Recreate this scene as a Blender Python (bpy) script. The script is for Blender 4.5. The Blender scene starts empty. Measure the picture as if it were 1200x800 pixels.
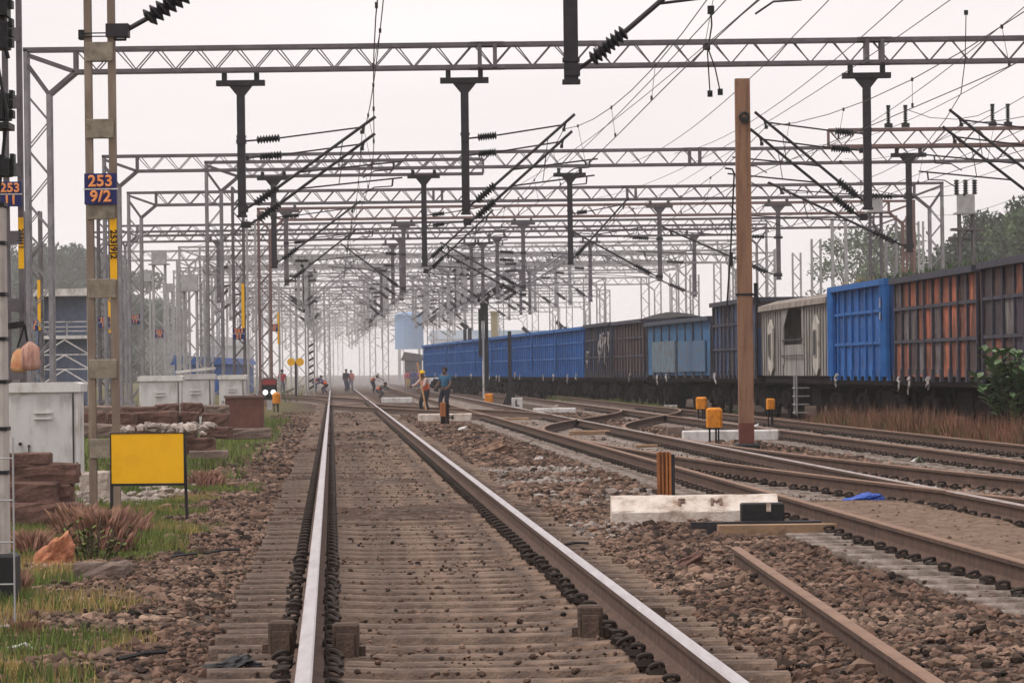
import bpy, bmesh, math, random
import numpy as np
from mathutils import Vector, Matrix

R = random.Random(7)
NR = np.random.default_rng(11)
SC = bpy.context.scene
COL = SC.collection
PI = math.pi
F = 4400.0
TH = math.radians(0.7)
CAMH = 1.25
HOR = 33.4

# ------------------------------------------------------------------ placing
def P(x, y, d):
    u, v = x - 600.0, y - 400.0 - HOR
    return ((u - v * TH) * d / F, d, CAMH - (v + u * TH) * d / F)

def G(x, y, z=-0.18):
    u, v = x - 600.0, y - 400.0 - HOR
    d = (CAMH - z) * F / (v + u * TH)
    return ((u - v * TH) * d / F, d, z)

def XA(x, d, y=430):
    return P(x, y, d)[0]

def sstep(a, b, t):
    t = min(1.0, max(0.0, (t - a) / (b - a)))
    return t * t * (3 - 2 * t)

def c_main(d): return 0.742 - 0.048 * d
def c_two(d): return 5.24 - 0.048 * d
def c_three(d): return 9.75 - 0.048 * d
def c_train(d):
    e = max(0.0, d - 100.0)
    return 14.1 - 0.048 * d - (0.0405 * (e - 15) if e > 30 else 0.0405 * e * e / 60.0)
def c_turnout(d): return c_two(d) + 0.00145 * max(0.0, 72 - d) ** 2
def c_cross23(d): return c_two(d) + (c_three(d) - c_two(d)) * sstep(76, 118, d)
def c_cross12(d): return c_main(d) + (c_two(d) - c_main(d)) * sstep(150, 103, d)
def c_left(d): return -4.1 - 0.048 * d
def c_crossl(d): return c_main(d) + (c_left(d) - c_main(d)) * sstep(162, 235, d)

# ------------------------------------------------------------------ materials
MATS = {}
def mat(name, c1, c2=None, rough=0.8, metal=0.0, scale=6.0, bump=0.0, bscale=None, c3=None, stretch=None, island=0.0, spec=0.3):
    if name in MATS: return MATS[name]
    m = bpy.data.materials.new(name); m.use_nodes = True
    nt = m.node_tree; N = nt.nodes; L = nt.links
    b = N['Principled BSDF']
    b.inputs['Roughness'].default_value = rough
    b.inputs['Metallic'].default_value = metal
    b.inputs['Specular IOR Level'].default_value = spec
    if c2 is None: c2 = tuple(x * 0.7 for x in c1)
    tc = N.new('ShaderNodeTexCoord'); mp = N.new('ShaderNodeMapping')
    L.new(tc.outputs['Object'], mp.inputs['Vector'])
    if stretch: mp.inputs['Scale'].default_value = stretch
    nz = N.new('ShaderNodeTexNoise'); nz.inputs['Scale'].default_value = scale
    nz.inputs['Detail'].default_value = 7; nz.inputs['Roughness'].default_value = 0.65
    L.new(mp.outputs['Vector'], nz.inputs['Vector'])
    rp = N.new('ShaderNodeValToRGB')
    rp.color_ramp.elements[0].position = 0.32; rp.color_ramp.elements[1].position = 0.68
    rp.color_ramp.elements[0].color = (*c2, 1); rp.color_ramp.elements[1].color = (*c1, 1)
    if c3:
        e = rp.color_ramp.elements.new(0.5); e.color = (*c3, 1)
    L.new(nz.outputs['Fac'], rp.inputs['Fac'])
    out = rp.outputs['Color']
    if island > 0:
        gm = N.new('ShaderNodeNewGeometry'); hs = N.new('ShaderNodeHueSaturation')
        mr = N.new('ShaderNodeMapRange'); mr.inputs['To Min'].default_value = 1 - island; mr.inputs['To Max'].default_value = 1 + island
        L.new(gm.outputs['Random Per Island'], mr.inputs['Value'])
        L.new(mr.outputs['Result'], hs.inputs['Value']); L.new(out, hs.inputs['Color']); out = hs.outputs['Color']
    L.new(out, b.inputs['Base Color'])
    if bump > 0:
        n2 = N.new('ShaderNodeTexNoise'); n2.inputs['Scale'].default_value = bscale or scale * 5
        n2.inputs['Detail'].default_value = 6
        L.new(tc.outputs['Object'], n2.inputs['Vector'])
        bp = N.new('ShaderNodeBump'); bp.inputs['Strength'].default_value = bump; bp.inputs['Distance'].default_value = 0.03
        L.new(n2.outputs['Fac'], bp.inputs['Height']); L.new(bp.outputs['Normal'], b.inputs['Normal'])
    MATS[name] = m
    return m

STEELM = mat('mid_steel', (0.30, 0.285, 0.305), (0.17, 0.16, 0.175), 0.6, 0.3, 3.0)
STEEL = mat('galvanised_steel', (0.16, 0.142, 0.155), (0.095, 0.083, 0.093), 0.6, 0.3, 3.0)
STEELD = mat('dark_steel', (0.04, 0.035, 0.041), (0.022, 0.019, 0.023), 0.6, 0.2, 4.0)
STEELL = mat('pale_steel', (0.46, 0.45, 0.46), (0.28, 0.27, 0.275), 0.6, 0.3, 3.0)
RUSTST = mat('rust_steel', (0.22, 0.125, 0.11), (0.12, 0.085, 0.082), 0.8, 0.0, 3.0)
MASTM = mat('mast_steel', (0.28, 0.22, 0.17), (0.16, 0.12, 0.092), 0.7, 0.1, 5.0, 0.1, c3=(0.21, 0.155, 0.12), stretch=(1, 1, .25))
BATTEN = mat('mast_plate', (0.32, 0.28, 0.22), (0.15, 0.12, 0.09), 0.7, 0.1, 9.0)
PORC = mat('porcelain_black', (0.012, 0.010, 0.014), (0.008, 0.007, 0.009), 0.35)
BLACK = mat('black_paint', (0.014, 0.013, 0.015), (0.008, 0.008, 0.009), 0.55)
WIRE = mat('wire', (0.06, 0.052, 0.055), (0.04, 0.035, 0.036), 0.6)
RAILTOP = mat('rail_running_face', (0.52, 0.48, 0.49), (0.36, 0.32, 0.33), 0.42, 0.4, 2.0, stretch=(8, .6, 1))
RAILDULL = mat('rail_dull_face', (0.25, 0.15, 0.10), (0.17, 0.095, 0.062), 0.7, 0.0, 3.0)
RAILSEMI = mat('rail_worn_face', (0.40, 0.35, 0.33), (0.24, 0.17, 0.14), 0.5, 0.3, 2.0)
RAILSIDE = mat('rail_side', (0.125, 0.073, 0.052), (0.06, 0.038, 0.03), 0.9, 0.0, 7.0, 0.2)
SLEEP = mat('sleeper_concrete', (0.25, 0.165, 0.115), (0.04, 0.025, 0.018), 0.8, 0, 7.0, 0.5, 60, c3=(0.13, 0.088, 0.066), stretch=(.6, 1, 1), spec=.35)
SLEEPG = mat('sleeper_grey', (0.31, 0.27, 0.245), (0.09, 0.068, 0.056), 0.95, 0, 7.0, 0.4, 60, c3=(0.2, 0.16, 0.135))
CLIP = mat('clip_iron', (0.055, 0.038, 0.030), (0.02, 0.015, 0.013), 0.8, 0, 3.0)
WHITEP = mat('white_paint', (0.68, 0.66, 0.65), (0.34, 0.29, 0.26), 0.75, 0, 5.0, c3=(0.60, 0.575, 0.56), stretch=(1, 1, .4))
WHITEC = mat('white_concrete', (0.66, 0.60, 0.54), (0.26, 0.18, 0.13), 0.9, 0, 5.0, 0.4, 50, c3=(0.55, 0.47, 0.41))
YELLOW = mat('yellow_paint', (0.86, 0.46, 0.006), (0.74, 0.36, 0.006), 0.6, 0, 4.0, c3=(0.84, 0.44, 0.006))
ORANGE = mat('orange_paint', (0.72, 0.27, 0.012), (0.36, 0.11, 0.012), 0.65, 0, 9.0, c3=(0.6, 0.21, 0.012))
RUSTOR = mat('rust_orange', (0.42, 0.16, 0.045), (0.12, 0.05, 0.026), 0.85, 0, 5.0, 0.3, 40, c3=(0.3, 0.11, 0.036), stretch=(2, 2, .25))
POLEB = mat('pole_brown', (0.29, 0.165, 0.10), (0.12, 0.062, 0.042), 0.8, 0, 5.0, 0.25, c3=(0.24, 0.13, 0.08), stretch=(2, 2, .15))
POLER = mat('pole_red_oxide', (0.17, 0.055, 0.04), (0.10, 0.035, 0.028), 0.85, 0, 5.0)
BLUEP = mat('plate_blue', (0.018, 0.022, 0.13), (0.012, 0.014, 0.09), 0.5, 0, 6.0)
TXTO = mat('plate_orange', (0.85, 0.33, 0.12), (0.8, 0.29, 0.10), 0.6)
TXTB = mat('faded_brown', (.20, .13, .10), (.12, .075, .06), 0.9, 0, 14)
TXTK = mat('plate_black', (0.02, 0.015, 0.012), (0.02, 0.015, 0.012), 0.6)
BRICKR = mat('old_brick', (0.18, 0.10, 0.078), (0.06, 0.034, 0.028), 0.95, 0, 5.0, 0.5, 30, c3=(0.12, 0.066, 0.052))
STONEB = mat('block_stone', (0.25, 0.185, 0.155), (0.11, 0.08, 0.068), 0.95, 0, 4.0, 0.5, 30)
PALESTONE = mat('rubble_stone', (0.42, 0.36, 0.32), (0.18, 0.14, 0.12), 0.95, 0, 9.0, 0.4, 40, island=.4)
WOODB = mat('block_timber', (0.12, 0.08, 0.06), (0.055, 0.037, 0.03), 0.9, 0, 8.0, 0.4, 60, stretch=(1, 1, .3))
PLANK = mat('tan_plank', (0.33, 0.215, 0.13), (0.2, 0.125, 0.08), 0.9, 0, 5.0, 0.3)
SKIN = mat('skin', (0.16, 0.085, 0.055), (0.12, 0.062, 0.04), 0.6)
HAIR = mat('hair', (0.01, 0.009, 0.009), (0.006, 0.005, 0.005), 0.6)
def cloth(n, c): return mat('cloth_' + n, c, tuple(x * .6 for x in c), 0.9, 0, 8.0)
UNDER = mat('underframe', (0.016, 0.012, 0.012), (0.006, 0.005, 0.005), 0.95, 0, 4.0, c3=(0.02, 0.014, 0.013), spec=.1)
COAL = mat('coal', (0.035, 0.03, 0.03), (0.012, 0.011, 0.012), 0.8, 0, 6.0, 0.6, 20)
LEAFM = mat('leaf_mid', (0.075, 0.115, 0.045), (0.035, 0.06, 0.022), 0.7, 0, 0.6, island=.45)
LEAFD = mat('leaf_dark', (0.04, 0.065, 0.036), (0.016, 0.03, 0.018), 0.7, 0, 0.5, island=.45)
LEAFB = mat('leaf_broad', (0.17, 0.26, 0.12), (0.055, 0.10, 0.04), 0.55, 0, 4.0, island=.4)
TRUNK = mat('bark', (0.12, 0.09, 0.07), (0.06, 0.045, 0.035), 0.95, 0, 4.0)
GRASSG = mat('grass_green', (0.17, 0.20, 0.05), (0.07, 0.11, 0.025), 0.85, 0, 0.8, island=.4)
GRASSR = mat('grass_red', (0.42, 0.22, 0.18), (0.22, 0.14, 0.08), 0.9, 0, 1.5, island=.45)
GRASSO = mat('grass_rust', (0.27, 0.125, 0.092), (0.13, 0.08, 0.05), 0.9, 0, 0.9, c3=(0.20, 0.105, 0.065), island=.45)
GRASSY = mat('grass_straw', (0.42, 0.30, 0.12), (0.25, 0.18, 0.07), 0.9, 0, 1.0, island=.3)
STONE = mat('ballast_stone', (0.21, 0.142, 0.105), (0.055, 0.031, 0.022), 0.95, 0, 0.55, 0.25, 60, c3=(0.112, 0.068, 0.049), island=.9)
STONEG = mat('ballast_grey', (0.32, 0.28, 0.25), (0.13, 0.10, 0.085), 0.95, 0, 0.8, 0.25, 60, island=.45)

def panel_mat(name, cols, px, pz, streak=0.55, seed=0.0):
    """old wagon paint: every panel between two ribs has weathered to a colour of its own, with rust streaks on top"""
    if name in MATS: return MATS[name]
    m = bpy.data.materials.new(name); m.use_nodes = True
    nt = m.node_tree; N = nt.nodes; L = nt.links
    b = N['Principled BSDF']; b.inputs['Roughness'].default_value = 0.8; b.inputs['Specular IOR Level'].default_value = 0.25
    tc = N.new('ShaderNodeTexCoord'); mp = N.new('ShaderNodeMapping')
    mp.inputs['Scale'].default_value = (1 / px, 0.3, 1 / pz); mp.inputs['Location'].default_value = (int(seed), 0.2, .21 + int(seed) * 2)
    L.new(tc.outputs['Object'], mp.inputs['Vector'])
    fl = N.new('ShaderNodeVectorMath'); fl.operation = 'FLOOR'; L.new(mp.outputs['Vector'], fl.inputs[0])
    wn = N.new('ShaderNodeTexWhiteNoise'); wn.noise_dimensions = '3D'; L.new(fl.outputs['Vector'], wn.inputs['Vector'])
    rp = N.new('ShaderNodeValToRGB'); rp.color_ramp.interpolation = 'CONSTANT'
    for i, c in enumerate(cols):
        e = rp.color_ramp.elements[0] if i == 0 else rp.color_ramp.elements.new(i / len(cols))
        e.color = (*c, 1)
    rp.color_ramp.elements[-1].color = (*cols[-1], 1)
    L.new(wn.outputs['Value'], rp.inputs['Fac'])
    nz = N.new('ShaderNodeTexNoise'); nz.inputs['Scale'].default_value = 2.2; nz.inputs['Detail'].default_value = 8
    m2 = N.new('ShaderNodeMapping'); m2.inputs['Scale'].default_value = (2.2, 1, 0.45); m2.inputs['Location'].default_value = (seed * 3, 0, 0)
    L.new(tc.outputs['Object'], m2.inputs['Vector']); L.new(m2.outputs['Vector'], nz.inputs['Vector'])
    r2 = N.new('ShaderNodeValToRGB'); r2.color_ramp.elements[0].position = .40 if streak < .7 else .36; r2.color_ramp.elements[1].position = .70 if streak < .7 else .60
    r2.color_ramp.elements[0].color = (0, 0, 0, 1); r2.color_ramp.elements[1].color = (streak, streak, streak, 1)
    L.new(nz.outputs['Fac'], r2.inputs['Fac'])
    mx = N.new('ShaderNodeMixRGB'); L.new(r2.outputs['Color'], mx.inputs['Fac'])
    L.new(rp.outputs['Color'], mx.inputs['Color1']); mx.inputs['Color2'].default_value = (0.05, 0.032, 0.028, 1)
    n3 = N.new('ShaderNodeTexNoise'); n3.inputs['Scale'].default_value = 7; L.new(tc.outputs['Object'], n3.inputs['Vector'])
    hs = N.new('ShaderNodeHueSaturation'); mr = N.new('ShaderNodeMapRange'); mr.inputs['To Min'].default_value = .6; mr.inputs['To Max'].default_value = 1.4
    L.new(n3.outputs['Fac'], mr.inputs['Value']); L.new(mr.outputs['Result'], hs.inputs['Value']); L.new(mx.outputs['Color'], hs.inputs['Color'])
    L.new(hs.outputs['Color'], b.inputs['Base Color'])
    MATS[name] = m
    return m

# ------------------------------------------------------------------ mesh collector
class MB:
    def __init__(s): s.v = []; s.f = []; s.mi = []
    def add(s, vs, fs, mi=0):
        o = len(s.v); s.v.extend([tuple(p) for p in vs]); s.f.extend([tuple(i + o for i in q) for q in fs]); s.mi.extend([mi] * len(fs)); return s
    def box(s, x0, x1, y0, y1, z0, z1, mi=0):
        v = [(x, y, z) for z in (z0, z1) for y in (y0, y1) for x in (x0, x1)]
        return s.add(v, [(0, 2, 3, 1), (4, 5, 7, 6), (0, 1, 5, 4), (2, 6, 7, 3), (0, 4, 6, 2), (1, 3, 7, 5)], mi)
    def cbox(s, x0, x1, y0, y1, z0, z1, c=0.01, mi=0):
        """box with chamfered upright and top edges"""
        lo = [(x0 + c, y0), (x1 - c, y0), (x1, y0 + c), (x1, y1 - c), (x1 - c, y1), (x0 + c, y1), (x0, y1 - c), (x0, y0 + c)]
        cx, cy = (x0 + x1) / 2, (y0 + y1) / 2
        sx = 1 - 2 * c / max(1e-6, x1 - x0); sy = 1 - 2 * c / max(1e-6, y1 - y0)
        v = [(x, y, z0) for x, y in lo] + [(x, y, z1 - c) for x, y in lo] + [(cx + (x - cx) * sx, cy + (y - cy) * sy, z1) for x, y in lo]
        f = [tuple(range(7, -1, -1)), tuple(range(16, 24))]
        for k in (0, 8):
            for i in range(8): f.append((k + i, k + (i + 1) % 8, k + 8 + (i + 1) % 8, k + 8 + i))
        return s.add(v, f, mi)
    def bar(s, a, b, w, h=None, mi=0, up=(0, 0, 1)):
        a, b = Vector(a), Vector(b); t = b - a
        if t.length < 1e-6: return s
        t.normalize(); u = Vector(up)
        if abs(t.dot(u)) > .98: u = Vector((0, 1, 0))
        sd = t.cross(u).normalized(); up2 = sd.cross(t); h = h or w
        v = []
        for p in (a, b):
            for i, j in ((-1, -1), (1, -1), (1, 1), (-1, 1)): v.append(p + sd * i * w / 2 + up2 * j * h / 2)
        return s.add(v, [(3, 2, 1, 0), (4, 5, 6, 7), (0, 1, 5, 4), (1, 2, 6, 5), (2, 3, 7, 6), (3, 0, 4, 7)], mi)
    def tube(s, pts, r, n=6, mi=0, cap=True):
        pts = [Vector(p) for p in pts]; rs = r if isinstance(r, (list, tuple)) else [r] * len(pts)
        o = len(s.v); prev = None
        for i, p in enumerate(pts):
            t = (pts[min(i + 1, len(pts) - 1)] - pts[max(i - 1, 0)])
            t = t.normalized() if t.length > 1e-9 else Vector((0, 0, 1))
            u = prev if prev and abs(t.dot(prev)) < .95 else (Vector((0, 0, 1)) if abs(t.z) < .9 else Vector((1, 0, 0)))
            a = t.cross(u).normalized(); c = a.cross(t); prev = c
            for k in range(n):
                q = 2 * PI * k / n; s.v.append(tuple(p + (a * math.cos(q) + c * math.sin(q)) * rs[i]))
        for i in range(len(pts) - 1):
            for k in range(n):
                s.f.append((o + i * n + k, o + i * n + (k + 1) % n, o + (i + 1) * n + (k + 1) % n, o + (i + 1) * n + k)); s.mi.append(mi)
        if cap:
            s.f.append(tuple(o + k for k in range(n - 1, -1, -1))); s.mi.append(mi)
            e = o + (len(pts) - 1) * n
            s.f.append(tuple(e + k for k in range(n))); s.mi.append(mi)
        return s
    def insulator(s, a, b, r=0.09, n=7, seg=10, mi=0):
        a, b = Vector(a), Vector(b); pts = []; rs = []
        for i in range(n):
            for t, q in ((0, .45), (.45, 1.0), (.62, .95), (.95, .45)):
                pts.append(a + (b - a) * ((i + t) / n)); rs.append(r * q)
        return s.tube(pts, rs, seg, mi)
    def prism(s, pts, y0, y1, mi=0):
        """polygon in x,z pushed along y"""
        n = len(pts)
        v = [(x, y0, z) for x, z in pts] + [(x, y1, z) for x, z in pts]
        f = [tuple(range(n)), tuple(range(2 * n - 1, n - 1, -1))]
        for i in range(n): f.append((i, n + i, n + (i + 1) % n, (i + 1) % n))
        return s.add(v, f, mi)
    def lathe(s, prof, n=16, mi=0, c=(0, 0, 0)):
        return s.tube([(c[0], c[1], c[2] + z) for r, z in prof], [max(r, 1e-4) for r, z in prof], n, mi)
    def mesh(s, name, mats):
        me = bpy.data.meshes.new(name); me.from_pydata(s.v, [], s.f)
        for m in (mats if isinstance(mats, (list, tuple)) else [mats]): me.materials.append(m)
        if any(s.mi): me.polygons.foreach_set('material_index', s.mi)
        me.update(); return me
    def build(s, name, mats, parent=None, loc=(0, 0, 0), smooth=False):
        me = s.mesh(name, mats)
        bm = bmesh.new(); bm.from_mesh(me); bmesh.ops.recalc_face_normals(bm, faces=bm.faces); bm.to_mesh(me); bm.free()
        if smooth: me.polygons.foreach_set('use_smooth', [True] * len(me.polygons))
        return link(name, me, parent, loc)

def link(name, me, parent=None, loc=(0, 0, 0)):
    o = bpy.data.objects.new(name, me); COL.objects.link(o); o.location = loc
    if parent is not None: o.parent = parent
    return o

def tag(o, label=None, cat=None, group=None, kind=None):
    if label: o['label'] = label
    if cat: o['category'] = cat
    if group: o['group'] = group
    if kind: o['kind'] = kind
    return o

def thing(name, label, cat, loc=(0, 0, 0), rz=0.0, group=None):
    o = bpy.data.objects.new(name, None); COL.objects.link(o)
    o.location = loc; o.rotation_euler = (0, 0, rz)
    return tag(o, label, cat, group)

def dup(root, loc, rz=0.0, label=None, group=None, scale=None):
    r = root.copy(); COL.objects.link(r); r.location = loc; r.rotation_euler = (0, 0, rz)
    if label: r['label'] = label
    if group: r['group'] = group
    if scale: r.scale = scale
    for ch in list(root.children):
        c = ch.copy(); COL.objects.link(c); c.parent = r
        for g in list(ch.children):
            q = g.copy(); COL.objects.link(q); q.parent = c
    return r

def np_mesh(name, V, Fc, mats, parent=None, mi=None, flat=False):
    """V (n,3), Fc (m,k) all faces of k corners"""
    me = bpy.data.meshes.new(name)
    n, m, k = len(V), len(Fc), Fc.shape[1]
    me.vertices.add(n); me.vertices.foreach_set('co', np.ascontiguousarray(V, dtype=np.float32).ravel())
    me.loops.add(m * k); me.loops.foreach_set('vertex_index', np.ascontiguousarray(Fc, dtype=np.int32).ravel())
    me.polygons.add(m)
    me.polygons.foreach_set('loop_start', np.arange(0, m * k, k, dtype=np.int32))
    for x in (mats if isinstance(mats, (list, tuple)) else [mats]): me.materials.append(x)
    if mi is not None: me.polygons.foreach_set('material_index', mi)
    me.update(calc_edges=True); me.validate()
    if flat: me.shade_flat()
    return link(name, me, parent)

def text(name, s, size, m, parent, loc, rot, offset=0.0, align='CENTER', extrude=0.002):
    cu = bpy.data.curves.new(name, 'FONT'); cu.body = s; cu.size = size; cu.align_x = align; cu.align_y = 'CENTER'
    cu.bevel_depth = size * (.035 if offset else .0); cu.bevel_resolution = 0; cu.extrude = extrude; cu.space_character = 1.08; cu.materials.append(m)
    tmp = bpy.data.objects.new(name, cu); COL.objects.link(tmp)
    me = bpy.data.meshes.new_from_object(tmp.evaluated_get(bpy.context.evaluated_depsgraph_get())); me.name = name
    bpy.data.objects.remove(tmp); bpy.data.curves.remove(cu)
    if not me.materials: me.materials.append(m)
    o = bpy.data.objects.new(name, me); COL.objects.link(o); o.location = loc; o.rotation_euler = rot
    if parent is not None: o.parent = parent
    return o
FACE = (PI / 2, 0, 0)      # text that faces the camera (-Y)

# ------------------------------------------------------------------ ground
def vnoise(x, y, sc, seed):
    """smooth value noise, numpy"""
    g = np.random.default_rng(seed).random((256, 256))
    fx, fy = x / sc, y / sc
    ix, iy = np.floor(fx).astype(int), np.floor(fy).astype(int)
    tx, ty = fx - ix, fy - iy; tx = tx * tx * (3 - 2 * tx); ty = ty * ty * (3 - 2 * ty)
    a = g[ix % 256, iy % 256]; b = g[(ix + 1) % 256, iy % 256]; c = g[ix % 256, (iy + 1) % 256]; e = g[(ix + 1) % 256, (iy + 1) % 256]
    return (a * (1 - tx) + b * tx) * (1 - ty) + (c * (1 - tx) + e * tx) * ty

def tanz(x, y):
    off = x + .048 * y
    return np.clip((.80 - np.abs(off - 5.3)) / .15, 0, 1) * np.clip((y - 20) / 2, 0, 1) * np.clip((41 - y) / 3, 0, 1)

def ground_z(x, y):
    off = x + 0.048 * y          # offset across the tracks
    z = -0.235 + 0.05 * (vnoise(x, y, 1.3, 1) - .5) + 0.035 * (vnoise(x, y, 0.35, 2) - .5)
    ontr = np.zeros_like(x)
    for c in (0.742, 5.24, 9.75):
        ontr = np.maximum(ontr, np.clip(1.75 - np.abs(off - c), 0, .5) * 2)
    bal = 0.06 * (vnoise(x, y, 3, 3)) * (1 - ontr)
    mound = 0.04 * np.exp(-((off - 3.2) / .75) ** 2) * np.clip((30 - y) / 8, 0, 1)
    tr = np.clip((off - 11.5) / 1.0, 0, 1) * np.clip((16.5 - off), 0, 1)
    mt = np.clip(1.6 - np.abs(off - .742), 0, .4) * 2.5
    z = z + bal + mound - 0.20 * tr - .06 * mt * np.clip(1.35 - 1.6 * vnoise(x, y, 2.2, 14), 0, 1)
    z = z + mt * .085 * np.clip((vnoise(x, y, 1.7, 15) - .38) * 3, 0, 1) * np.clip((y - 26) / 12, 0, 1) * (.55 + .45 * vnoise(x, y, .3, 16))
    z = z + .085 * tanz(x, y)
    far = np.clip((np.abs(off - 5) - 60) / 200, 0, 1)
    return z * (1 - far) - .3 * far

def zone(x, y):
    """0 dirt-stained ballast, 1 vegetated soil"""
    off = x + 0.048 * y
    g = np.clip((-1.15 - off) / 0.8 + 1.5 * (vnoise(x, y, 1.1, 5) - .55) + .8 * (vnoise(x, y, .35, 6) - .5), 0, 1)
    g2 = np.clip((off - 11.2) / .4, 0, 1) * np.clip((13.0 - off) / .4, 0, 1) * np.clip((96 - y) / 10, 0, 1)
    g3 = np.clip((off - 17) / 2, 0, 1)
    return np.maximum(np.maximum(g, g2 * .6), g3)

def axis(pts):
    out = []
    for a, b, st in pts: out += list(np.arange(a, b, st))
    return np.array(out + [pts[-1][1]])
ys = axis([(-60, 10, 5), (10, 45, .14), (45, 90, .35), (90, 200, 1.2), (200, 500, 6), (500, 1600, 60)])
xs = axis([(-900, -300, 100), (-300, -30, 15), (-30, -7, .9), (-7, 9, .16), (9, 30, .9), (30, 300, 15), (300, 900, 100)])
GX, GY = np.meshgrid(xs, ys)
V = np.stack([GX.ravel(), GY.ravel(), ground_z(GX.ravel(), GY.ravel())], 1)
nx, ny = len(xs), len(ys)
I = (np.arange(ny - 1)[:, None] * nx + np.arange(nx - 1)[None, :]).ravel()
Fq = np.stack([I, I + 1, I + nx + 1, I + nx], 1)
gm = bpy.data.materials.new('ballast_ground'); gm.use_nodes = True
def ground_material(m):
    nt = m.node_tree; N = nt.nodes; L = nt.links; b = N['Principled BSDF']
    b.inputs['Roughness'].default_value = .97; b.inputs['Specular IOR Level'].default_value = .1
    tc = N.new('ShaderNodeTexCoord')
    def noise(sc, det=6, rough=.6):
        n = N.new('ShaderNodeTexNoise'); n.inputs['Scale'].default_value = sc; n.inputs['Detail'].default_value = det; n.inputs['Roughness'].default_value = rough
        L.new(tc.outputs['Object'], n.inputs['Vector']); return n.outputs['Fac']
    def ramp(src, *st):
        r = N.new('ShaderNodeValToRGB')
        for i, (p, c) in enumerate(st):
            e = r.color_ramp.elements[i] if i < 2 else r.color_ramp.elements.new(p)
            e.position = p; e.color = (*c, 1)
        L.new(src, r.inputs['Fac']); return r.outputs['Color']
    def mix(f, a, c):
        x = N.new('ShaderNodeMixRGB'); L.new(f, x.inputs['Fac']); L.new(a, x.inputs['Color1']); L.new(c, x.inputs['Color2']); return x.outputs['Color']
    vo = N.new('ShaderNodeTexVoronoi'); vo.inputs['Scale'].default_value = 15; vo.inputs['Randomness'].default_value = 1
    L.new(tc.outputs['Object'], vo.inputs['Vector'])
    sep = N.new('ShaderNodeSeparateColor'); L.new(vo.outputs['Color'], sep.inputs['Color'])
    grey = ramp(sep.outputs['Red'], (0.0, (.03, .021, .017)), (1.0, (.22, .175, .15)), (.55, (.085, .063, .053)))
    brown = ramp(sep.outputs['Green'], (0.0, (.025, .014, .010)), (1.0, (.15, .093, .067)), (.5, (.07, .041, .03)))
    patch = ramp(noise(.35), (.42, (0, 0, 0)), (.62, (1, 1, 1)))
    stones = mix(patch, grey, brown)
    dirt = ramp(noise(4), (.3, (.038, .023, .017)), (.7, (.14, .092, .067)))
    dmask = ramp(noise(.8, 8, .7), (.46, (0, 0, 0)), (.60, (.85, .85, .85)))
    base = mix(dmask, stones, dirt)
    veg = ramp(noise(3, 8, .7), (.3, (.07, .072, .028)), (.72, (.22, .16, .10)), (.5, (.115, .105, .045)))
    at = N.new('ShaderNodeAttribute'); at.attribute_name = 'zone'
    a2 = N.new('ShaderNodeAttribute'); a2.attribute_name = 'earth'
    earth = ramp(noise(6, 8, .7), (.3, (.11, .072, .052)), (.7, (.27, .19, .14)))
    L.new(mix(a2.outputs['Fac'], mix(at.outputs['Fac'], base, veg), earth), b.inputs['Base Color'])
    bp = N.new('ShaderNodeBump'); bp.inputs['Strength'].default_value = .9; bp.inputs['Distance'].default_value = .05
    mh = N.new('ShaderNodeMath'); mh.operation = 'ADD'; L.new(vo.outputs['Distance'], mh.inputs[0]); L.new(noise(9), mh.inputs[1])
    L.new(mh.outputs['Value'], bp.inputs['Height']); L.new(bp.outputs['Normal'], b.inputs['Normal'])
ground_material(gm)
ground = np_mesh('ground', V, Fq, gm)
ground['kind'] = 'structure'
za = ground.data.attributes.new('zone', 'FLOAT', 'POINT'); za.data.foreach_set('value', zone(V[:, 0], V[:, 1]).astype(np.float32))

zb2 = ground.data.attributes.new('earth', 'FLOAT', 'POINT'); zb2.data.foreach_set('value', tanz(V[:, 0], V[:, 1]).astype(np.float32))

def gz(x, y): return float(ground_z(np.array([x]), np.array([y]))[0])

# ------------------------------------------------------------------ ballast stones (stuff nobody could count)
def blob(n_seed):
    bm = bmesh.new(); bmesh.ops.create_icosphere(bm, subdivisions=1, radius=1.0)
    r = random.Random(n_seed)
    sx, sy, sz = r.uniform(.7, 1.35), r.uniform(.7, 1.2), r.uniform(.4, .75)
    for v in bm.verts:
        k = r.uniform(.72, 1.22); v.co = Vector((v.co.x * sx * k, v.co.y * sy * k, v.co.z * sz * k))
    # low poly angular: collapse to the 12-vertex hull when small
    vs = np.array([v.co for v in bm.verts]); fs = np.array([[v.index for v in f.verts] for f in bm.faces]); bm.free(); return vs, fs
def ico12(n_seed):
    bm = bmesh.new(); bmesh.ops.create_icosphere(bm, subdivisions=1, radius=1.0)
    bm.free()
    t = (1 + 5 ** .5) / 2
    v = np.array([(-1, t, 0), (1, t, 0), (-1, -t, 0), (1, -t, 0), (0, -1, t), (0, 1, t), (0, -1, -t), (0, 1, -t), (t, 0, -1), (t, 0, 1), (-t, 0, -1), (-t, 0, 1)]) / 1.9
    f = np.array([(0, 11, 5), (0, 5, 1), (0, 1, 7), (0, 7, 10), (0, 10, 11), (1, 5, 9), (5, 11, 4), (11, 10, 2), (10, 7, 6), (7, 1, 8), (3, 9, 4), (3, 4, 2), (3, 2, 6), (3, 6, 8), (3, 8, 9), (4, 9, 5), (2, 4, 11), (6, 2, 10), (8, 6, 7), (9, 8, 1)])
    r = np.random.default_rng(n_seed)
    v = v * r.uniform(.7, 1.25, (12, 1)) * np.array([r.uniform(.8, 1.4), r.uniform(.7, 1.1), r.uniform(.45, .8)])
    return v, f
PROT = [ico12(i) for i in range(14)]

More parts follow.
